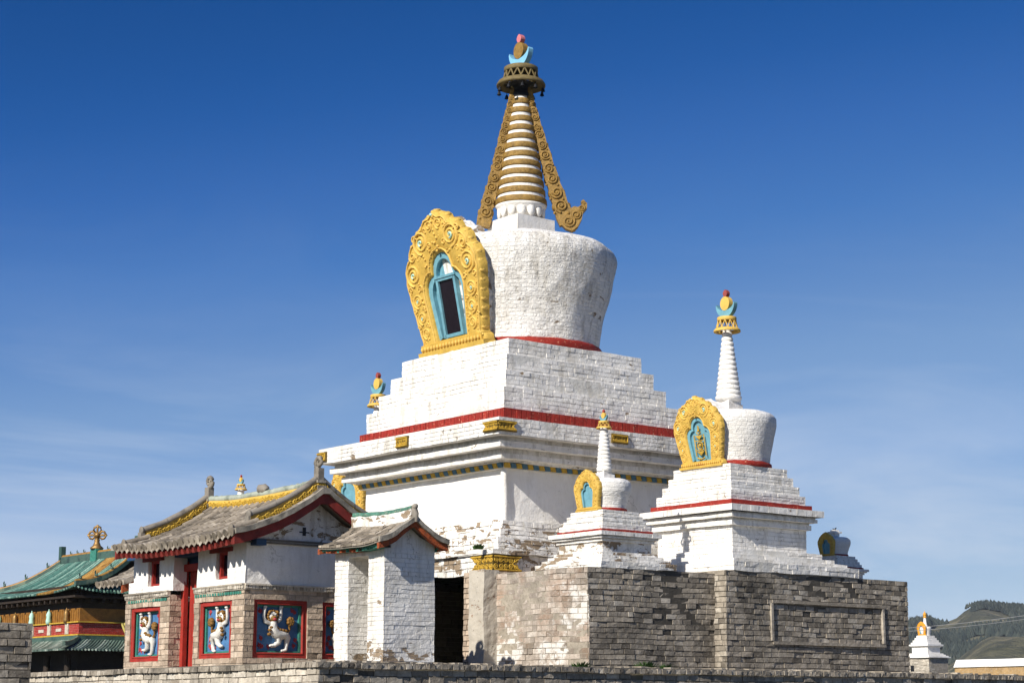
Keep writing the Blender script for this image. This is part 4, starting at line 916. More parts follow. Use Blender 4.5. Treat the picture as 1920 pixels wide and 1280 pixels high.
for y0, y1, dq in ((-.27, -.14, 1), (RW - .26, RW - .13, 2)):
    pr = [(x, z) for x, z in resample(prof, 60) if -.12 <= x <= GD + .12]
    fz = rake(gt, 'gable_ridge', pr, y0, y1, .0, .20, M['olive'], dz)
    mb = MB(); random.seed(dq)
    for sy, q in ((y0, 1),):     # carved leaves on the outer face
        for i in range(2, 58):
            x = -.1 + (GD + .2) * i / 60; z = min(pr, key=lambda p: abs(p[0] - x))[1]
            half_tube(mb, spiral(x, z + .10, .055, 1.3, 1 if i % 2 else -1, random.uniform(0, 6), 9), .014, sy, 3)
            dot(mb, x + .02, z + .1 + random.uniform(-.05, .05), .016, sy)
    mb2 = MB(); mb2.v = [(x, y0 + y1 - y, z) for x, y, z in mb.v]; mb2.f = [f[::-1] for f in mb.f]; mb2.m = mb.m; mb2.sm = mb.sm
    part('carving', mb, [M['yellow_old']], fz, dz=dz); part('carving', mb2, [M['yellow_old']], fz, dz=dz)
    mb = MB(); mb.tube([(x, (y0 + y1) / 2, z + .235) for x, z in pr], .062, 10)
    for x, z in (pr[0], pr[-1]): mb.ball((x, (y0 + y1) / 2, z + .235), (.03, .085, .085), 10); mb.box(x - .04, x + .04, y0, y1, z, z + .2)
    for i in range(8, 59, 7): x, z = pr[min(i, len(pr) - 1)]; mb.ball((x, (y0 + y1) / 2, z + .235), (.02, .07, .07), 8)
    mb.jit(.01, 4, dq); part('ridge_cap', mb, [M['tile_dk']], fz, dz=dz)
    for s_ in (1, -1):          # lower roll tile down to the eave
        mb = MB(); pp = [(x if s_ > 0 else GD - x, z) for x, z in resample(prof, 60) if x < .1]
        mb.tube([(x, (y0 + y1) / 2 - .08, z + .075) for x, z in pp], .06, 10); x, z = pp[0]; mb.ball((x, (y0 + y1) / 2 - .08, z + .075), (.03, .085, .085), 10); part('corner_roll', mb, [M['tile']], gt, dz=dz)
mb = MB(); mb.gbox(xr - .06, xr + .06, -.14, RW - .25, 3.80, 3.98, .12); fz = part('main_ridge', mb, [M['yellow']], gt, dz=dz)
mb = MB(); random.seed(9)
for i in range(70):
    y = 0 + i * (RW - .3) / 70; z = 3.905
    for sx in (-1, 1):
        q = MB(); half_tube(q, spiral(0, 0, .045, 1.2, 1 if i % 2 else -1, random.uniform(0, 6), 8), .012, 0, 3); dot(q, .03, random.uniform(-.05, .05), .014, 0)
        q.xf(Matrix.Translation((xr + sx * .06, y, z)) @ Matrix.Rotation(sx * pi / 2, 4, 'Z')); mb.add(q.v, q.f, 0, True)
part('carving', mb, [M['yellow_old']], fz, dz=dz)
mb = MB(); mb.tube([(xr, -.2 + (RW) * i / 20, 4.02 + .008 * sin(i * 1.3)) for i in range(21)], .062, 10)
for i in range(20): mb.ball((xr, -.1 + i * (RW - .2) / 19, 4.02), (.072, .02, .07), 8)
part('ridge_cap', mb, [m_tile('lichen_tile', (.16, .22, .16), (.32, .34, .27), (.42, .45, .36))], fz, dz=dz)
mb = MB(); mb.tube([(xr, 1.55 + .3 * i / 6, 4.07 + .05 * sin(pi * i / 6)) for i in range(7)], [.05, .09, .1, .08, .1, .07, .03], 8); part('broken_ornament', mb, [M['tile_dk']], fz, dz=dz)
for y, s_ in ((-.2, 1), (RW - .2, -1)):
    mb = MB(); sp_ = [(a, b2) for a, b2 in spiral(0, 0, .12, 1.5, 1, -pi / 2, 20)]
    mb.tube([(xr, y + s_ * p, 4.36 + q) for p, q in sp_], [.05 - .0012 * i for i in range(20)], 8); mb.box(xr - .06, xr + .06, y - .075, y + .075, 4.0, 4.25); mb.box(xr - .09, xr + .09, y - .1, y + .1, 3.98, 4.03)
    mb.box(xr - .09, xr + .09, y - .11, y + .11, 3.86, 3.93)
    part('ridge_end_curl', mb, [M['tile_dk']], gt, dz=dz)
# door
mb = MB(); fx = .24
mb.box(fx, fx + .09, D0 - .02, D0 + .12, ZT, 2.74); mb.box(fx, fx + .09, D1 - .10, D1 + .02, ZT, 2.74); mb.box(fx - .02, fx + .07, D0 - .02, D1 + .02, 2.55, 2.68); fo_ = part('door_frame', mb, [M['red']], gt, dz=dz)
mb = MB()
for i in range(6): y = D0 + .12 + i * (D1 - D0 - .26) / 6; mb.box(fx + .10, fx + .135 + .004 * (i % 2), y + .004, y + (D1 - D0 - .26) / 6 - .004, ZT, 2.56)
dd = part('door', mb, [M['red']], gt, dz=dz)
mb = MB(); mb.tube([(fx + .10, D0 + .18, 1.52), (fx + .06, D0 + .18, 1.5), (fx + .05, D0 + .18, 1.4), (fx + .06, D0 + .18, 1.3), (fx + .10, D0 + .18, 1.28)], .016, 6); mb.ball((fx + .06, D0 + .2, 1.28), (.03, .06, .09), 8); part('handle', mb, [M['black']], dd, dz=dz)
mb = MB(); mb.box(fx + .11, fx + .15, D0, D1, 2.6, 2.95); part('transom', mb, [M['dkblue']], gt, dz=dz)
for (a, b2, z0, z1) in (w1, w2):
    mb = MB(); x0 = .045; x1 = .14
    mb.box(x0, x1, b2 - .12, b2 - .07, z0, z1); mb.box(x0, x1, a, a + .05, z0, z1); mb.box(x0, x1, a, b2 - .08, z0, z0 + .045); mb.box(x0, x1, a, b2 - .08, z1 - .045, z1)
    wo = part('window', mb, [M['red']], gt, dz=dz); q = MB(); q.box(.11, .13, a + .04, b2 - .1, z0 + .03, z1 - .03); part('pane', q, [M['glass']], wo, dz=dz)
    q = MB(); q.box(.11, .15, b2 - .08, b2, z0, z1); q.box(-.03, .1, a - .17, b2 + .17, z1 - .005, z1 + .075); part('lintel', q, [M['red_dark']], wo, dz=dz)
    q = MB(); q.box(.0, .05, a + .02, a + .1, z0 + .05, z0 + .051)
# painted lion panels
def panel(parent, cx, cz, w, h, loc, rz, dz, seed, mirror=1, look=0):
    y = 0
    mb = MB(); mb.box(-w / 2, w / 2, -.005, .02, 0, h, 0); ob = part('relief_panel', mb, [M['bluedk']], parent, loc=loc, rot=(0, 0, rz))
    f = MB(); t = .08
    for (x0, x1, z0, z1) in ((-w / 2, w / 2, h - t, h), (-w / 2, w / 2, 0, t), (-w / 2, -w / 2 + t, t, h - t), (w / 2 - t, w / 2, t, h - t)):
        f.gbox(x0, x1, -.10, .0, z0, z1, .05)
    for a, b2 in (((-w / 2 + t, t), (w / 2 - t, t)), ((-w / 2 + t, h - t), (w / 2 - t, h - t)), ((-w / 2 + t, t), (-w / 2 + t, h - t)), ((w / 2 - t, t), (w / 2 - t, h - t))): half_tube(f, [a, b2], .018, -.085, 4)
    f.jit(.006, 5, seed); part('red_frame', f, [M['red']], ob)
    g = MB(); t2 = .05
    for (x0, x1, z0, z1) in ((-w / 2 + t, w / 2 - t, h - t - t2, h - t), (-w / 2 + t, w / 2 - t, t, t + t2), (-w / 2 + t, -w / 2 + t + t2, t + t2, h - t - t2), (w / 2 - t - t2, w / 2 - t, t + t2, h - t - t2)): g.box(x0, x1, -.045, .0, z0, z1)
    part('green_border', g, [M['green']], ob)
    L = MB(); s = min(w - .25, h - .22); mx = mirror; ox = 0; oz = h / 2
    def P(x, z): return (ox + mx * x * s, oz + z * s)
    def limb(pts, rs, mi=0, y=-.045):
        L.tube([(P(a, b2)[0], y, P(a, b2)[1]) for a, b2 in pts], [r * s for r in rs], 8, mi)
    def bl(x, z, rx, rz_, ry=.05, mi=0, rot=0, y=-.04): 
        p = P(x, z); L.ball((p[0], y, p[1]), (rx * s, ry, rz_ * s), 12, mi, Matrix.Rotation(-rot * mx, 3, 'Y'))
    limb([(-.14, .16), (-.13, .0), (-.05, -.1), (.08, -.13), (.18, -.12)], [.09, .115, .12, .115, .09])        # trunk
    limb([(-.20, .12), (-.33, .16), (-.37, .27), (-.35, .44)], [.05, .05, .038, .04]); limb([(-.02, .17), (.04, .22), (.07, .32), (.06, .45)], [.055, .05, .038, .042])   # raised forelegs
    limb([(.18, -.12), (.25, -.2), (.22, -.33), (.20, -.45), (.13, -.475)], [.095, .075, .05, .045, .04]); limb([(.02, -.18), (.0, -.3), (-.08, -.36), (-.17, -.37)], [.09, .07, .045, .04])
    for (x, z) in ((-.35, .46), (.06, .47), (.12, -.48), (-.18, -.375)):
        for k in (-1, 0, 1): bl(x + k * .024, z + .01, .018, .026, .03, 0, y=-.06)
    bl(-.15, .27, .115, .12, .065, 0); bl(-.15, .22, .075, .07, .05, 1, y=-.09); bl(-.15, .205, .045, .035, .03, 2, y=-.125)   # head, muzzle, mouth
    bl(-.15, .255, .03, .022, .03, 1, y=-.135)
    for q in (-1, 1): bl(-.15 + q * .048, .315, .02, .016, .012, 0, y=-.105); bl(-.15 + q * .048, .313, .010, .010, .012, 3, y=-.118); bl(-.15 + q * .1, .36, .03, .045, .03, 1, q * .5, y=-.08)
    for k in range(14): a = .15 + k * 2 * pi / 14; bl(-.15 + .118 * cos(a), .265 + .125 * sin(a), .036, .036, .04, 1, y=-.045)
    for (x, z, r) in ((-.06, .02, .05), (.02, -.02, .05), (.1, -.03, .05), (.17, -.04, .045), (-.24, -.03, .045), (-.25, -.12, .05), (-.2, .03, .04)): bl(x, z, r, r * .75, .035, 1, y=-.085)
    limb([(.25, -.08), (.30, -.0), (.29, .08)], [.03, .025, .03], 1)
    bl(.31, .17, .09, .10, .05, 1, y=-.05)
    for k in range(7): a = k * 2 * pi / 7; bl(.31 + .06 * cos(a), .17 + .065 * sin(a), .04, .045, .045, 1, y=-.055)
    part('lion_relief', L, [M['lionwhite'], M['lionbrown'], M['crimson'], M['black']], ob)
    random.seed(seed); W2 = w / 2 - t - t2 - .03; H2 = h / 2 - t - t2 - .03
    for (x, z) in ((-W2 + .04, .35 * -s), (-W2 + .09, -H2 + .05), (W2 - .04, H2 - .05), (W2 - .05, -H2 + .06), (-W2 + .05, H2 - .04), (W2 - .1, H2 - .02), (-W2 + .07, -.2 * s), (-.16 * s - .05, -H2 + .04), (W2 - .02, -H2 + .16)):
        F = MB(); r = random.uniform(.028, .045); half_tube(F, spiral(x, oz + z, r, 1.6, 1, random.uniform(0, 6), 14), .010, -.01, 4); half_tube(F, [(x + random.uniform(-.06, .06), oz + z - .05), (x + .01, oz + z - .02), (x - .02, oz + z + .05)], .008, -.006, 3)
        part('flower_relief', F, [M['crimson']], ob)
hp = pz[1] - pz[0]
panel(gt, 0, 0, p1[1] - p1[0], hp, (dp, (p1[0] + p1[1]) / 2, pz[0] + dz), -pi / 2, dz, 1, -1)
panel(gt, 0, 0, p2[1] - p2[0], hp, (dp, (p2[0] + p2[1]) / 2, pz[0] + dz), -pi / 2, dz, 2, 1)
panel(gt, 0, 0, q1[1] - q1[0], hp, ((q1[0] + q1[1]) / 2, dp, pz[0] + dz), 0, dz, 3, 1)
panel(gt, 0, 0, q2[1] - q2[0], hp, ((q2[0] + q2[1]) / 2, dp, pz[0] + dz), 0, dz, 4, -1)
# low white block beside the upper wall
mb = MB(); mb.gbox(.05, GD - .1, UW + .01, GW - .01, ZB + .08, 2.42, .12); mb.jit(.015, 1.5, 2); part('side_wall', mb, [M['white']], gt, dz=dz)

# the old roof timbers have settled: ridge and eaves hang a little between the gables
def settle(root, names, y0, y1, up):
    for o in root.children_recursive:
        if o.name.split('.')[0] in names:
            for v_ in o.data.vertices:
                t = (v_.co.y - y0) / (y1 - y0) * 2 - 1; v_.co.z += up * (min(1.3, t * t) - .35) + .012 * noise.noise(Vector((v_.co.y * 1.3, 1, 2)))
ROOF = ('roof_tiles', 'main_ridge', 'ridge_cap', 'rafters', 'gable_edge_tiles', 'gable_ridge', 'bargeboard', 'carving', 'ridge_end_curl', 'corner_roll', 'broken_ornament', 'ridge_wall', 'ridge_end', 'painted_eave')
settle(gt, ROOF, -.4, RW, .075)

# ------------------------------------------------------------------ small shrine (open booth)
SF = Vector((-2.189, 33.0)) * .9485; ks = dict(gap=.008, depth=.007, jit=.004, tilt=.004)
sh = thing('shrine_booth', (*SF, E + ZT), 'narrow white brick booth with open doorway and worn tiled roof, beside the gate house', 'booth'); dz = -ZT; sh.scale = (.9485, .9485, .933)
mb = MB(); SW, SD, SZ = 1.50, 1.08, 2.76
brick_box(mb, 0, SD, 0, .47, ZT, SZ, .078, .26, faces='LRB', **ks); brick_box(mb, 0, SD, 1.08, SW, ZT, SZ, .078, .26, faces='LRBb', **ks)
face_bricks(mb, Vv((SD, .47, ZT)), -X, Y, SD, SZ - ZT, .078, .26, **ks); brick_box(mb, .80, SD, .475, 1.075, ZT, SZ, .078, .26, faces='LB', **ks)
mb.jit(.014, 1.5, 3); part('brick_walls', mb, [m_white('whitewash_booth', .42, .5, foot=.75), M['white_mort']], sh, dz=dz)
mb = MB(); mb.box(0.004, .5, .471, 1.079, 2.66, SZ); part('lintel', mb, [M['white']], sh, dz=dz)
sx = .48; prs = [(-.27, 2.85), (-.12, 2.885), (.06, 2.97), (.26, 3.11), (sx, 3.27), (.68, 3.11), (.88, 2.98), (1.04, 2.91), (1.2, 2.865)]
mb = MB(); mb.prism([(.005, SZ - .003), (SD - .005, SZ - .003), (SD - .005, 2.86), (SD - .1, 2.90), (.76, 2.99), (sx, 3.18), (.24, 3.03), (.08, 2.92), (.005, 2.86)], .004, SW - .004); mb.jit(.01, 2, 2); part('gable_walls', mb, [M['white']], sh, dz=dz)
gable_roof(sh, prs, -.2, SW + .12, .2, .05, [M['tile'], M['tile_dk']], dz, 11, flat=True)
rake(sh, 'bargeboard', prs, -.23, -.17, -.14, -.045, M['orange'], dz, amp=.014); rake(sh, 'bargeboard', prs, SW + .1, SW + .15, -.14, -.045, M['orange'], dz, amp=.014)
rake(sh, 'gable_edge_tiles', prs, -.27, -.1, -.04, .05, M['tile_dk'], dz, amp=.02)
mb = MB(); random.seed(4)
for (a, b2) in ((-.22, .0), (SD, SD + .1)):
    mb.box(a, b2, -.15, SW + .1, 2.765, 2.80, 1)
    y = -.18
    while y < SW + .1:
        for z in (2.80, 2.74): mb.box(a + (.03 if a < 0 else 0) + random.uniform(-.02, .02), b2 - (0 if a < 0 else .03), y, y + .06, z, z + .045, random.choice((0, 0, 1, 2)))
        y += .085
mb.jit(.012, 5, 2); part('painted_eave', mb, [M['orange'], M['green'], M['wood_dk']], sh, dz=dz)
mb = MB(); mb.gbox(sx - .07, sx + .07, -.2, SW + .12, 3.2, 3.43, .07); mb.jit(.02, 5, 1); rd = part('ridge_wall', mb, [M['white_worn']], sh, dz=dz)
mb = MB(); mb.tube([(sx, -.16 + i * (SW + .28) / 12, 3.455 + random.uniform(-.008, .008)) for i in range(13)], .055, 8); part('ridge_cap', mb, [m_paint('worn_green_glaze', (.07, .21, .15), .5, .6, (.2, .19, .15), .6, 3, .01, .4, (.3, .28, .22))], rd, dz=dz)
mb = MB(); mb.tube([(sx, -.22, 3.2), (sx, -.23, 3.35), (sx, -.2, 3.46)], [.06, .065, .05], 8); mb.ball((sx, -.22, 3.47), .06, 8); mb.jit(.01, 8, 1); part('ridge_end', mb, [M['tile_dk']], rd, dz=dz)

settle(sh, ROOF, -.2, SW + .1, .035)
# ------------------------------------------------------------------ side building left of the gate (only its roof corner shows)
SB = Vector((-9.05, 45.0)); sb = thing('side_hall', (SB.x, SB.y, 0), 'grey tiled gable edge and red beam of a hall showing left of the gate house', 'hall'); dz = E
mb = MB(); mb.gbox(.55, 3.0, 0, .4, -E, 3.0, .3); mb.jit(.02, 1, 1); part('walls', mb, [M['white']], sb, dz=dz)
prb = [(-.38, 2.93), (-.1, 3.02), (.3, 3.2), (.8, 3.5), (1.6, 3.95), (2.4, 3.5), (3.0, 3.18), (3.7, 2.9)]
mb = MB(); mb.prism([(.3, 2.9)] + [(x, z - .08) for x, z in prb[2:7]][:] + [(3.0, 3.0)], .01, .15); part('gable_wall', mb, [M['white']], sb, dz=dz)
gable_roof(sb, prb, -.6, .5, .2, .055, [M['tile'], M['tile_dk']], dz, 14)
rake(sb, 'bargeboard', prb, -.66, -.6, -.24, -.06, M['orange'], dz); rake(sb, 'gable_edge_tiles', prb, -.74, -.4, -.05, .07, M['tile'], dz, amp=.03)

# ------------------------------------------------------------------ temple with glazed roofs, far left
TF = Vector((-16.716, 75.0)); tp = thing('temple', (TF.x, TF.y, 0), 'temple with green and amber glazed roofs over an ochre and red gallery, far left', 'temple'); dz = E
TLn, TW = 16.0, 9.0
mb = MB(); mb.box(-.02, TW, .0, TLn, 3.44, 3.98, 0)
for i in range(80): mb.box(-.04, .0, .1 + i * .2, .15 + i * .2, 3.47, 3.95, 0)
part('gallery_wall', mb, [M['orangewood']], tp, dz=dz)
mb = MB(); mb.box(.005, TW, .005, TLn, -E, 2.95); mb.box(-.1, TW, -.1, TLn, 1.55, 1.75); mb.box(-.1, TW, -.1, TLn, 1.0, 1.15); mb.box(.05, TW - .05, .05, TLn - .05, 3.98, 4.9)
for i in range(30): mb.box(-.45, 0, .2 + i * .5, .3 + i * .5, 4.2, 4.4)
for i in range(10): mb.box(.2 + i * .5, .3 + i * .5, -.45, 0, 4.2, 4.4)
for i in range(9): mb.tube([(-.3, .3 + i * 1.8, -E), (-.3, .3 + i * 1.8, 2.2)], .13, 10)
part('timber_frame', mb, [M['wood_dk']], tp, dz=dz)
mb = MB(); brick_box(mb, -.08, TW, -.08, TLn, 2.98, 3.42, .06, .24, faces='LRB', top=True, gap=.012, depth=.006, jit=.003); part('red_brick_band', mb, [M['red'], m_paint('pink_mortar', (.5, .25, .2))], tp, dz=dz)
mb = MB(); mb.box(-.16, TW, -.16, TLn, 3.42, 3.47); mb.box(-.14, TW, -.14, TLn, 2.93, 2.985); part('trim', mb, [M['yellow_old']], tp, dz=dz)
mb = MB(); mb.box(-.13, TW, -.13, TLn, 2.70, 2.93); part('green_trim', mb, [M['greendk']], tp, dz=dz)
for i in range(7):
    y = .9 + i * 1.55; mb = MB(); mb.lathe([(.0, 3.42), (.1, 3.43), (.12, 3.55), (.09, 3.7), (.11, 3.8), (.06, 3.92), (.02, 3.95), (.02, 4.02)], 10, 0, (-.14, y, 0)); part('wall_ornament', mb, [M['mint'] if i % 3 else M['brass']], tp, dz=dz)
    mb = MB(); mb.box(-.11, -.05, y + .5, y + .95, 3.12, 3.24); mb.box(-.13, -.05, y - .15, y + .12, 3.0, 3.4); part('wall_tablet', mb, [M['brick_pale']], tp, dz=dz)
# main roof: eave line to ridge, with upturned corners
def roof_face(mb, e0, e1, r0, r1, sag, lift, nu, nv, mif, thick=.12):
    e0, e1, r0, r1 = map(Vector, (e0, e1, r0, r1)); vs = []; fs = []
    for j in range(nv + 1):
        t = j / nv
        for i in range(nu + 1):
            s = i / nu; p = e0.lerp(e1, s).lerp(r0.lerp(r1, s), t); p.z -= sag * sin(pi * t) * 1.0; p.z += lift * (abs(2 * s - 1) ** 4) * (1 - t) ** 2; vs.append(p)
    for j in range(nv):
        for i in range(nu):
            a = j * (nu + 1) + i; mb.add([vs[a], vs[a + 1], vs[a + nu + 2], vs[a + nu + 1]], [(0, 1, 2, 3)], mif(i / nu, j / nv))
    for i in range(nu + 1):      # barrel rows
        mb.tube([tuple(vs[j * (nu + 1) + i] + Vector((0, 0, .03))) for j in range(0, nv + 1)], .05, 5, mif(min(.999, i / nu), .5 if False else .3) if False else mif(i / nu, .45), True, True)
    return vs
def mifm(s, t):      # amber lozenge stripe across the teal slope
    return 1 if abs((s - .30) - (t - .5) * .36) < .085 else 0
ey = -.55; el = 8.6; ez = 4.55; rx = 2.1; rz0, rz1 = 6.12, 6.12
mb = MB()
for (nu, A, B2, C_, D_) in ((72, (-.55, ey, ez), (-.55, el, ez), (rx, -.5, rz0), (rx, 6.1, rz1)),):
    roof_face(mb, A, B2, C_, D_, .28, .25, nu, 12, mifm)
roof_face(mb, (2 * rx + .55, el, ez), (2 * rx + .55, ey, ez), (rx, 6.1, rz1), (rx, -.5, rz0), .28, .25, 60, 10, lambda s, t: 0)
roof_face(mb, (-.55, el, ez), (2 * rx + .55, el, ez), (rx, 6.1, rz1), (rx + .01, 6.1, rz1), .28, .25, 30, 10, lambda s, t: 0)
part('main_roof', mb, [M['teal'], M['amber']], tp, dz=dz)
mb = MB(); roof_face(mb, (2 * rx + .55, ey - .1, ez), (-.62, ey - .1, ez), (2 * rx - .2, .35, 4.95), (.2, .35, 4.95), .02, .2, 34, 4, lambda s, t: 0); part('end_skirt_roof', mb, [M['teal']], tp, dz=dz)
mb = MB(); mb.prism([(-.2, 4.55), (2 * rx + .2, 4.55), (rx, 6.0)], .2, .3); part('end_gable', mb, [M['wood_dk']], tp, dz=dz)
mb = MB(); mb.box(-.5, 2 * rx + .5, ey + .05, el - .1, 4.36, 4.44); part('soffit', mb, [M['wood_dk']], tp, dz=dz)
def ridge_line(pts, w, h, name, mats):
    mb = MB(); n = len(pts)
    for i in range(n - 1):
        a, b2 = Vector(pts[i]), Vector(pts[i + 1]); d = (b2 - a); s = Vector((-d.y, d.x, 0)); s = s.normalized() * w if s.length > 0 else Vector((w, 0, 0)); u = Vector((0, 0, h))
        mb.add([a - s, a + s, b2 + s, b2 - s, a - s + u, a + s + u, b2 + s + u, b2 - s + u], [(0, 1, 5, 4), (1, 2, 6, 5), (2, 3, 7, 6), (3, 0, 4, 7), (4, 5, 6, 7)], 0)
    mb.tube([tuple(Vector(p) + Vector((0, 0, h))) for p in pts], w * .9, 6, 1); return part(name, mb, mats, tp, dz=dz)
ridge_line([(rx, -.6, 6.1), (rx, 6.15, 6.1)], .1, .3, 'main_ridge', [M['greendk'], M['amber']])
def curve(e, r, sag, lift, n=12):
    out = []
    for j in range(n + 1):
        t = j / n; p = Vector(e).lerp(Vector(r), t); p.z -= sag * sin(pi * t) - lift * (1 - t) ** 2; out.append(tuple(p))
    return out
c1 = curve((-.55, el, ez), (rx, 6.1, rz1), .26, .25); ridge_line(c1, .08, .17, 'hip_ridge', [M['greendk'], M['amber']])
c2 = curve((-.55, ey, ez), (rx, -.5, rz0), .26, .25); ridge_line(c2, .08, .17, 'hip_ridge', [M['greendk'], M['amber']])
mb = MB()
def beast(mb, p, s):
    x, y, z = p; mb.ball((x, y, z + s * .3), (s * .22, s * .4, s * .3), 7); mb.tube([(x, y + s * .2, z + s * .4), (x, y + s * .4, z + s * .9), (x, y + s * .2, z + s * 1.15)], [s * .18, s * .15, s * .08], 6); mb.tube([(x, y - s * .3, z + s * .3), (x, y - s * .55, z + s * .8)], [s * .12, s * .05], 5)
for c_ in (c1, c2):
    for j in (1, 4, 7, 10): p = c_[j]; beast(mb, (p[0], p[1], p[2] + .2), .22)
for y in (.6, 1.3, 2.0, 4.1, 4.7, 5.3): beast(mb, (rx, y, 6.42), .17)
mb.box(rx - .1, rx + .1, 6.0, 6.25, 6.1, 6.85); mb.box(rx - .1, rx + .1, -.65, -.4, 6.1, 6.85); part('roof_beasts', mb, [M['greendk']], tp, dz=dz)
mb = MB(); mb.box(rx - .16, rx + .16, 2.75, 3.25, 6.05, 6.55); part('ridge_block', mb, [M['green']], tp, dz=dz)
# crossed thunderbolt ornament
mb = MB(); vy = 3.0; mb.lathe([(.26, 6.55), (.28, 6.6), (.16, 6.7), (.1, 6.85), (.12, 6.92), (.09, 6.97), (.13, 7.02)], 16, 0, (rx, vy, 0)); mb.ball((rx, vy, 7.12), .13, 10)
for a in (0, pi / 2, pi, -pi / 2):
    if a == -pi / 2: continue
    ux, uz = cos(a), sin(a)
    for s_ in (-.13, 0, .13):
        px, pz_ = -uz, ux; pts = []
        for t in (0, .3, .6, .85, 1.0): w = s_ * sin(pi * min(1, t * 1.0 + .12)) * 1.3; e = (.10 + t * .31) * ux + w * px; pts.append((rx + .777 * e, vy - .629 * e, 7.12 + (.10 + t * .33) * uz + w * pz_))
        mb.tube(pts, [.035, .045, .045, .035, .02], 6)
part('crossed_ornament', mb, [M['brass']], tp, dz=dz)
# lower skirt roof and porch roof
mb = MB(); roof_face(mb, (-1.2, -1.2, 2.32), (-1.2, TLn, 2.32), (-.1, -.1, 2.72), (-.1, TLn, 2.72), .05, .0, 120, 4, lambda s, t: 0)
roof_face(mb, (TW, -1.2, 2.32), (-1.2, -1.2, 2.32), (TW, -.1, 2.72), (-.1, -.1, 2.72), .05, .0, 70, 4, lambda s, t: 0); part('skirt_roof', mb, [m_tile('grey_green_tile', (.03, .05, .04), (.13, .19, .155), (.45, .5, .43), 5, .5)], tp, dz=dz)
ridge_line(curve((-1.25, -1.25, 2.36), (-.1, -.1, 2.74), .03, .12, 6), .06, .12, 'skirt_hip', [M['greendk'], M['greendk']])
mb = MB(); roof_face(mb, (3.2, -3.4, 3.0), (1.2, -1.6, 2.9), (3.2, -.6, 3.6), (1.5, -.6, 3.35), .05, .0, 16, 5, lambda s, t: 0); part('porch_roof', mb, [m_tile('yellow_glaze', (.35, .28, .06), (.5, .42, .12), (.3, .4, .2))], tp, dz=dz)

# second hall beyond the temple, its roof tip at the left edge
# ------------------------------------------------------------------ brick wall at the left edge
lw = thing('brick_wall', (-7.72, 31.2, 0), 'dark grey brick wall end at the lower left corner, nearest to the camera', 'wall')
mb = MB(); brick_box(mb, -6, 0, 0, .6, -E, 1.415, .128, .36, faces='RBb', gap=.016, depth=.028, jit=.01, tilt=.008, missing=.04); mb.jit(.02, 1, 4); part('brickwork', mb, [M['brick'], M['mortar_d']], lw, dz=E)

# ------------------------------------------------------------------ right background: wall, guard stupa, wires
def px(x, y, Y):     # a direction seen from the eye, at forward distance Y
    c, s = cos(pitch), sin(pitch); u = (x - 960) / 3600; v = (640 - y) / 3600; r = (u, c - s * v, s + c * v); k = Y / r[1]; return Vector((r[0] * k, Y, E + r[2] * k))
q = px(1745, 1262, 170); FS = thing('wall_stupa', (q.x, q.y + 1.5, 0), 'distant white stupa on a square brick blockhouse, near the right edge', 'stupa'); k_ = 170 / 3666
z0 = px(1745, 1232, 170).z
mb = MB(); hb = 1.30; brick_box(mb, -1.30, 1.30, -1.30, 1.30, 0, z0, .12, .4, faces='LRBb', gap=.015, depth=.01, jit=.008); mb.jit(.04, 1, 1); bh = part('blockhouse', mb, [M['brick_pale'], M['mortar_l']], FS)
mb = MB(); mb.box(-1.33, -1.29, .35, .72, z0 - 1.15, z0 - .65); part('window', mb, [M['black']], bh)
mb = MB()
for h, a, b2 in ((1.50, 0, .1), (1.36, .1, .2), (1.2, .2, .3), (1.06, .3, .4)): mb.gbox(-h, h, -h, h, z0 + a, z0 + b2, .3)
mb.gbox(-.86, .86, -.86, .86, z0 + .4, z0 + .95, .2); 
for h, a, b2 in ((.95, .95, 1.03), (1.08, 1.03, 1.18), (.92, 1.18, 1.35), (.80, 1.35, 1.55), (.68, 1.55, 1.75), (.56, 1.75, 1.95)): mb.gbox(-h, h, -h, h, z0 + a, z0 + b2, .2)
mb.jit(.02, 1, 1); part('stepped_body', mb, [M['white_clean']], FS)
mb = MB(); mb.lathe([(.42, z0 + 1.95), (.46, z0 + 2.2), (.54, z0 + 2.55), (.56, z0 + 2.65), (.4, z0 + 2.74), (.01, z0 + 2.76)], 24); part('drum', mb, [M['white_clean']], FS)
mb = MB(); mb.lathe([(.24, z0 + 2.74), (.2, z0 + 2.85), (.17, z0 + 2.9), (.1, z0 + 3.5), (.09, z0 + 3.52)], 16); part('spire', mb, [M['white_clean']], FS)
mb = MB(); mb.lathe([(.1, z0 + 3.5), (.17, z0 + 3.54), (.15, z0 + 3.6), (.08, z0 + 3.63), (.14, z0 + 3.72), (.17, z0 + 3.82), (.1, z0 + 3.95), (.03, z0 + 4.02), (.01, z0 + 4.15)], 12); part('finial', mb, [m_paint('orange_gold', (.75, .35, .04))], FS)
nc = niche(FS, (-.52, 0, z0 + 1.95), .98, 1.22, radians(4), .12, 'plain', 0, 0, m_paint('orange_yellow', (.8, .36, .03)))
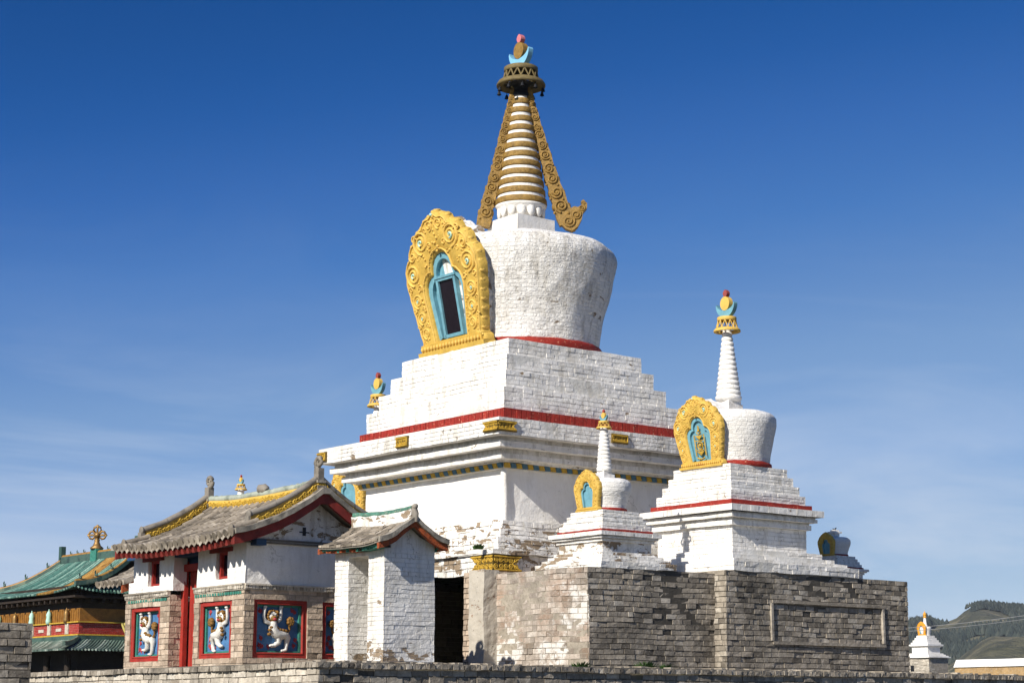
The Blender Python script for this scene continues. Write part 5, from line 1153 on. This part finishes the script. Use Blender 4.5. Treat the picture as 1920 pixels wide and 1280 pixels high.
# precinct wall running towards the right
q = px(1789, 1236, 168); zt = q.z
mb = MB(); WL = thing('precinct_wall', (q.x, q.y, 0), 'long ochre wall with a whitewashed top at the right edge, below the hills', 'wall')
mb.gbox(-.0, .9, -60, 0, 0, zt - .62, .8); mb.jit(.05, .7, 1); part('earth_wall', mb, [m_paint('ochre_wall', (.42, .27, .12), .4, .4, (.55, .5, .42), .95, .4, .02)], WL)
mb = MB(); n = 60
P = [(-.12, zt - .66), (-.12, zt - .6), (.25, zt - .02), (.45, zt), (.65, zt - .02), (1.02, zt - .6), (1.02, zt - .66)]
for i in range(n): 
    g2 = MB(); g2.prism(P, -60 + i * 1.0, -59 + i * 1.0); mb.add(g2.v, g2.f)
mb.jit(.03, .5, 1); part('coping', mb, [M['white_clean']], WL)
for (a, b2, w, lab) in (((1650, 1180), (1990, 1143), .022, 'upper'), ((1650, 1186), (1990, 1150), .018, 'lower')):
    A = px(*a, 150); B = px(*b2, 150); mb = MB(); pts = []
    for i in range(25):
        t = i / 24; p = A.lerp(B, t); p.z -= 1.2 * t * (1 - t) * .6; pts.append(p)
    mb.tube(pts, w, 5); tag(part('power_cable', mb, [m_paint('cable_' + lab, (.30, .30, .30))]), lab + ' of the two thin power cables crossing in front of the hills', 'cable', 'power cables')

# ------------------------------------------------------------------ tufts of grass
def tuft(name, loc, w, h, n, label, rz=TH, cat='grass tuft', broad=False):
    mb = MB()
    for i in range(n):
        a = random.uniform(0, 2 * pi); r = random.uniform(0, w * .5) ; x, y = r * cos(a) * 1.0, r * sin(a) * .4; d = random.uniform(.2, 1.0) * w * .4; hh = h * random.uniform(.45, 1) * (1 - .5 * abs(x) / w); b = random.uniform(.004, .009) * (2.5 if broad else 1)
        ca, sa = cos(a), sin(a); p0 = Vector((x, y, 0)); p1 = p0 + Vector((ca * d * .4, sa * d * .4, hh * .6)); p2 = p0 + Vector((ca * d, sa * d, hh)); s = Vector((-sa, ca, 0)) * b + Vector((b, 0, 0))
        mb.add([p0 - s, p0 + s, p1 + s * 1.1, p1 - s * 1.1, p2], [(0, 1, 2, 3), (3, 2, 4)])
    o = part(name, mb, [M['leaf']], loc=loc, rot=(0, 0, rz)); tag(o, label, cat, 'green tufts growing from the masonry'); return o
random.seed(11)
def onp(a, b): x, y = L2W(a, b); return (x, y, E + ZT)
tuft('grass_tuft', (px(1090, 1243, 34.6).x, 34.6, E + ZT), .34, .17, 160, 'small green tuft at the foot of the platform corner, leftmost along the terrace')
tuft('grass_tuft', (px(1212, 1240, 35.4).x, 35.4, E + ZT), .42, .20, 200, 'widest green tuft at the foot of the shaded bastion wall')
tuft('grass_tuft', (px(1250, 1240, 35.7).x, 35.7, E + ZT), .3, .16, 120, 'small green tuft just right of the widest one at the bastion foot')
tuft('weed', (px(897, 1024, 37.6).x, 37.6, E + 3.13),   .2, .11, 110, 'small green weed growing on the white stepped base of the great stupa', cat='weed', broad=True)

# ------------------------------------------------------------------ thin dry air between the precinct and the hills
mb = MB(); mb.box(-4300, 4300, -4300, 4300, -12, 95); hz = part('haze', mb, [])
m = D.materials.new('haze_air'); m.use_nodes = True; nt = m.node_tree; nt.nodes.remove(nt.nodes['Principled BSDF']); pv = nt.nodes.new('ShaderNodeVolumePrincipled')
pv.inputs['Color'].default_value = (.80, .88, 1, 1); pv.inputs['Density'].default_value = .00007; nt.links.new(pv.outputs[0], nt.nodes['Material Output'].inputs['Volume']); hz.data.materials.append(m)
tag(hz, None, None, kind='stuff')
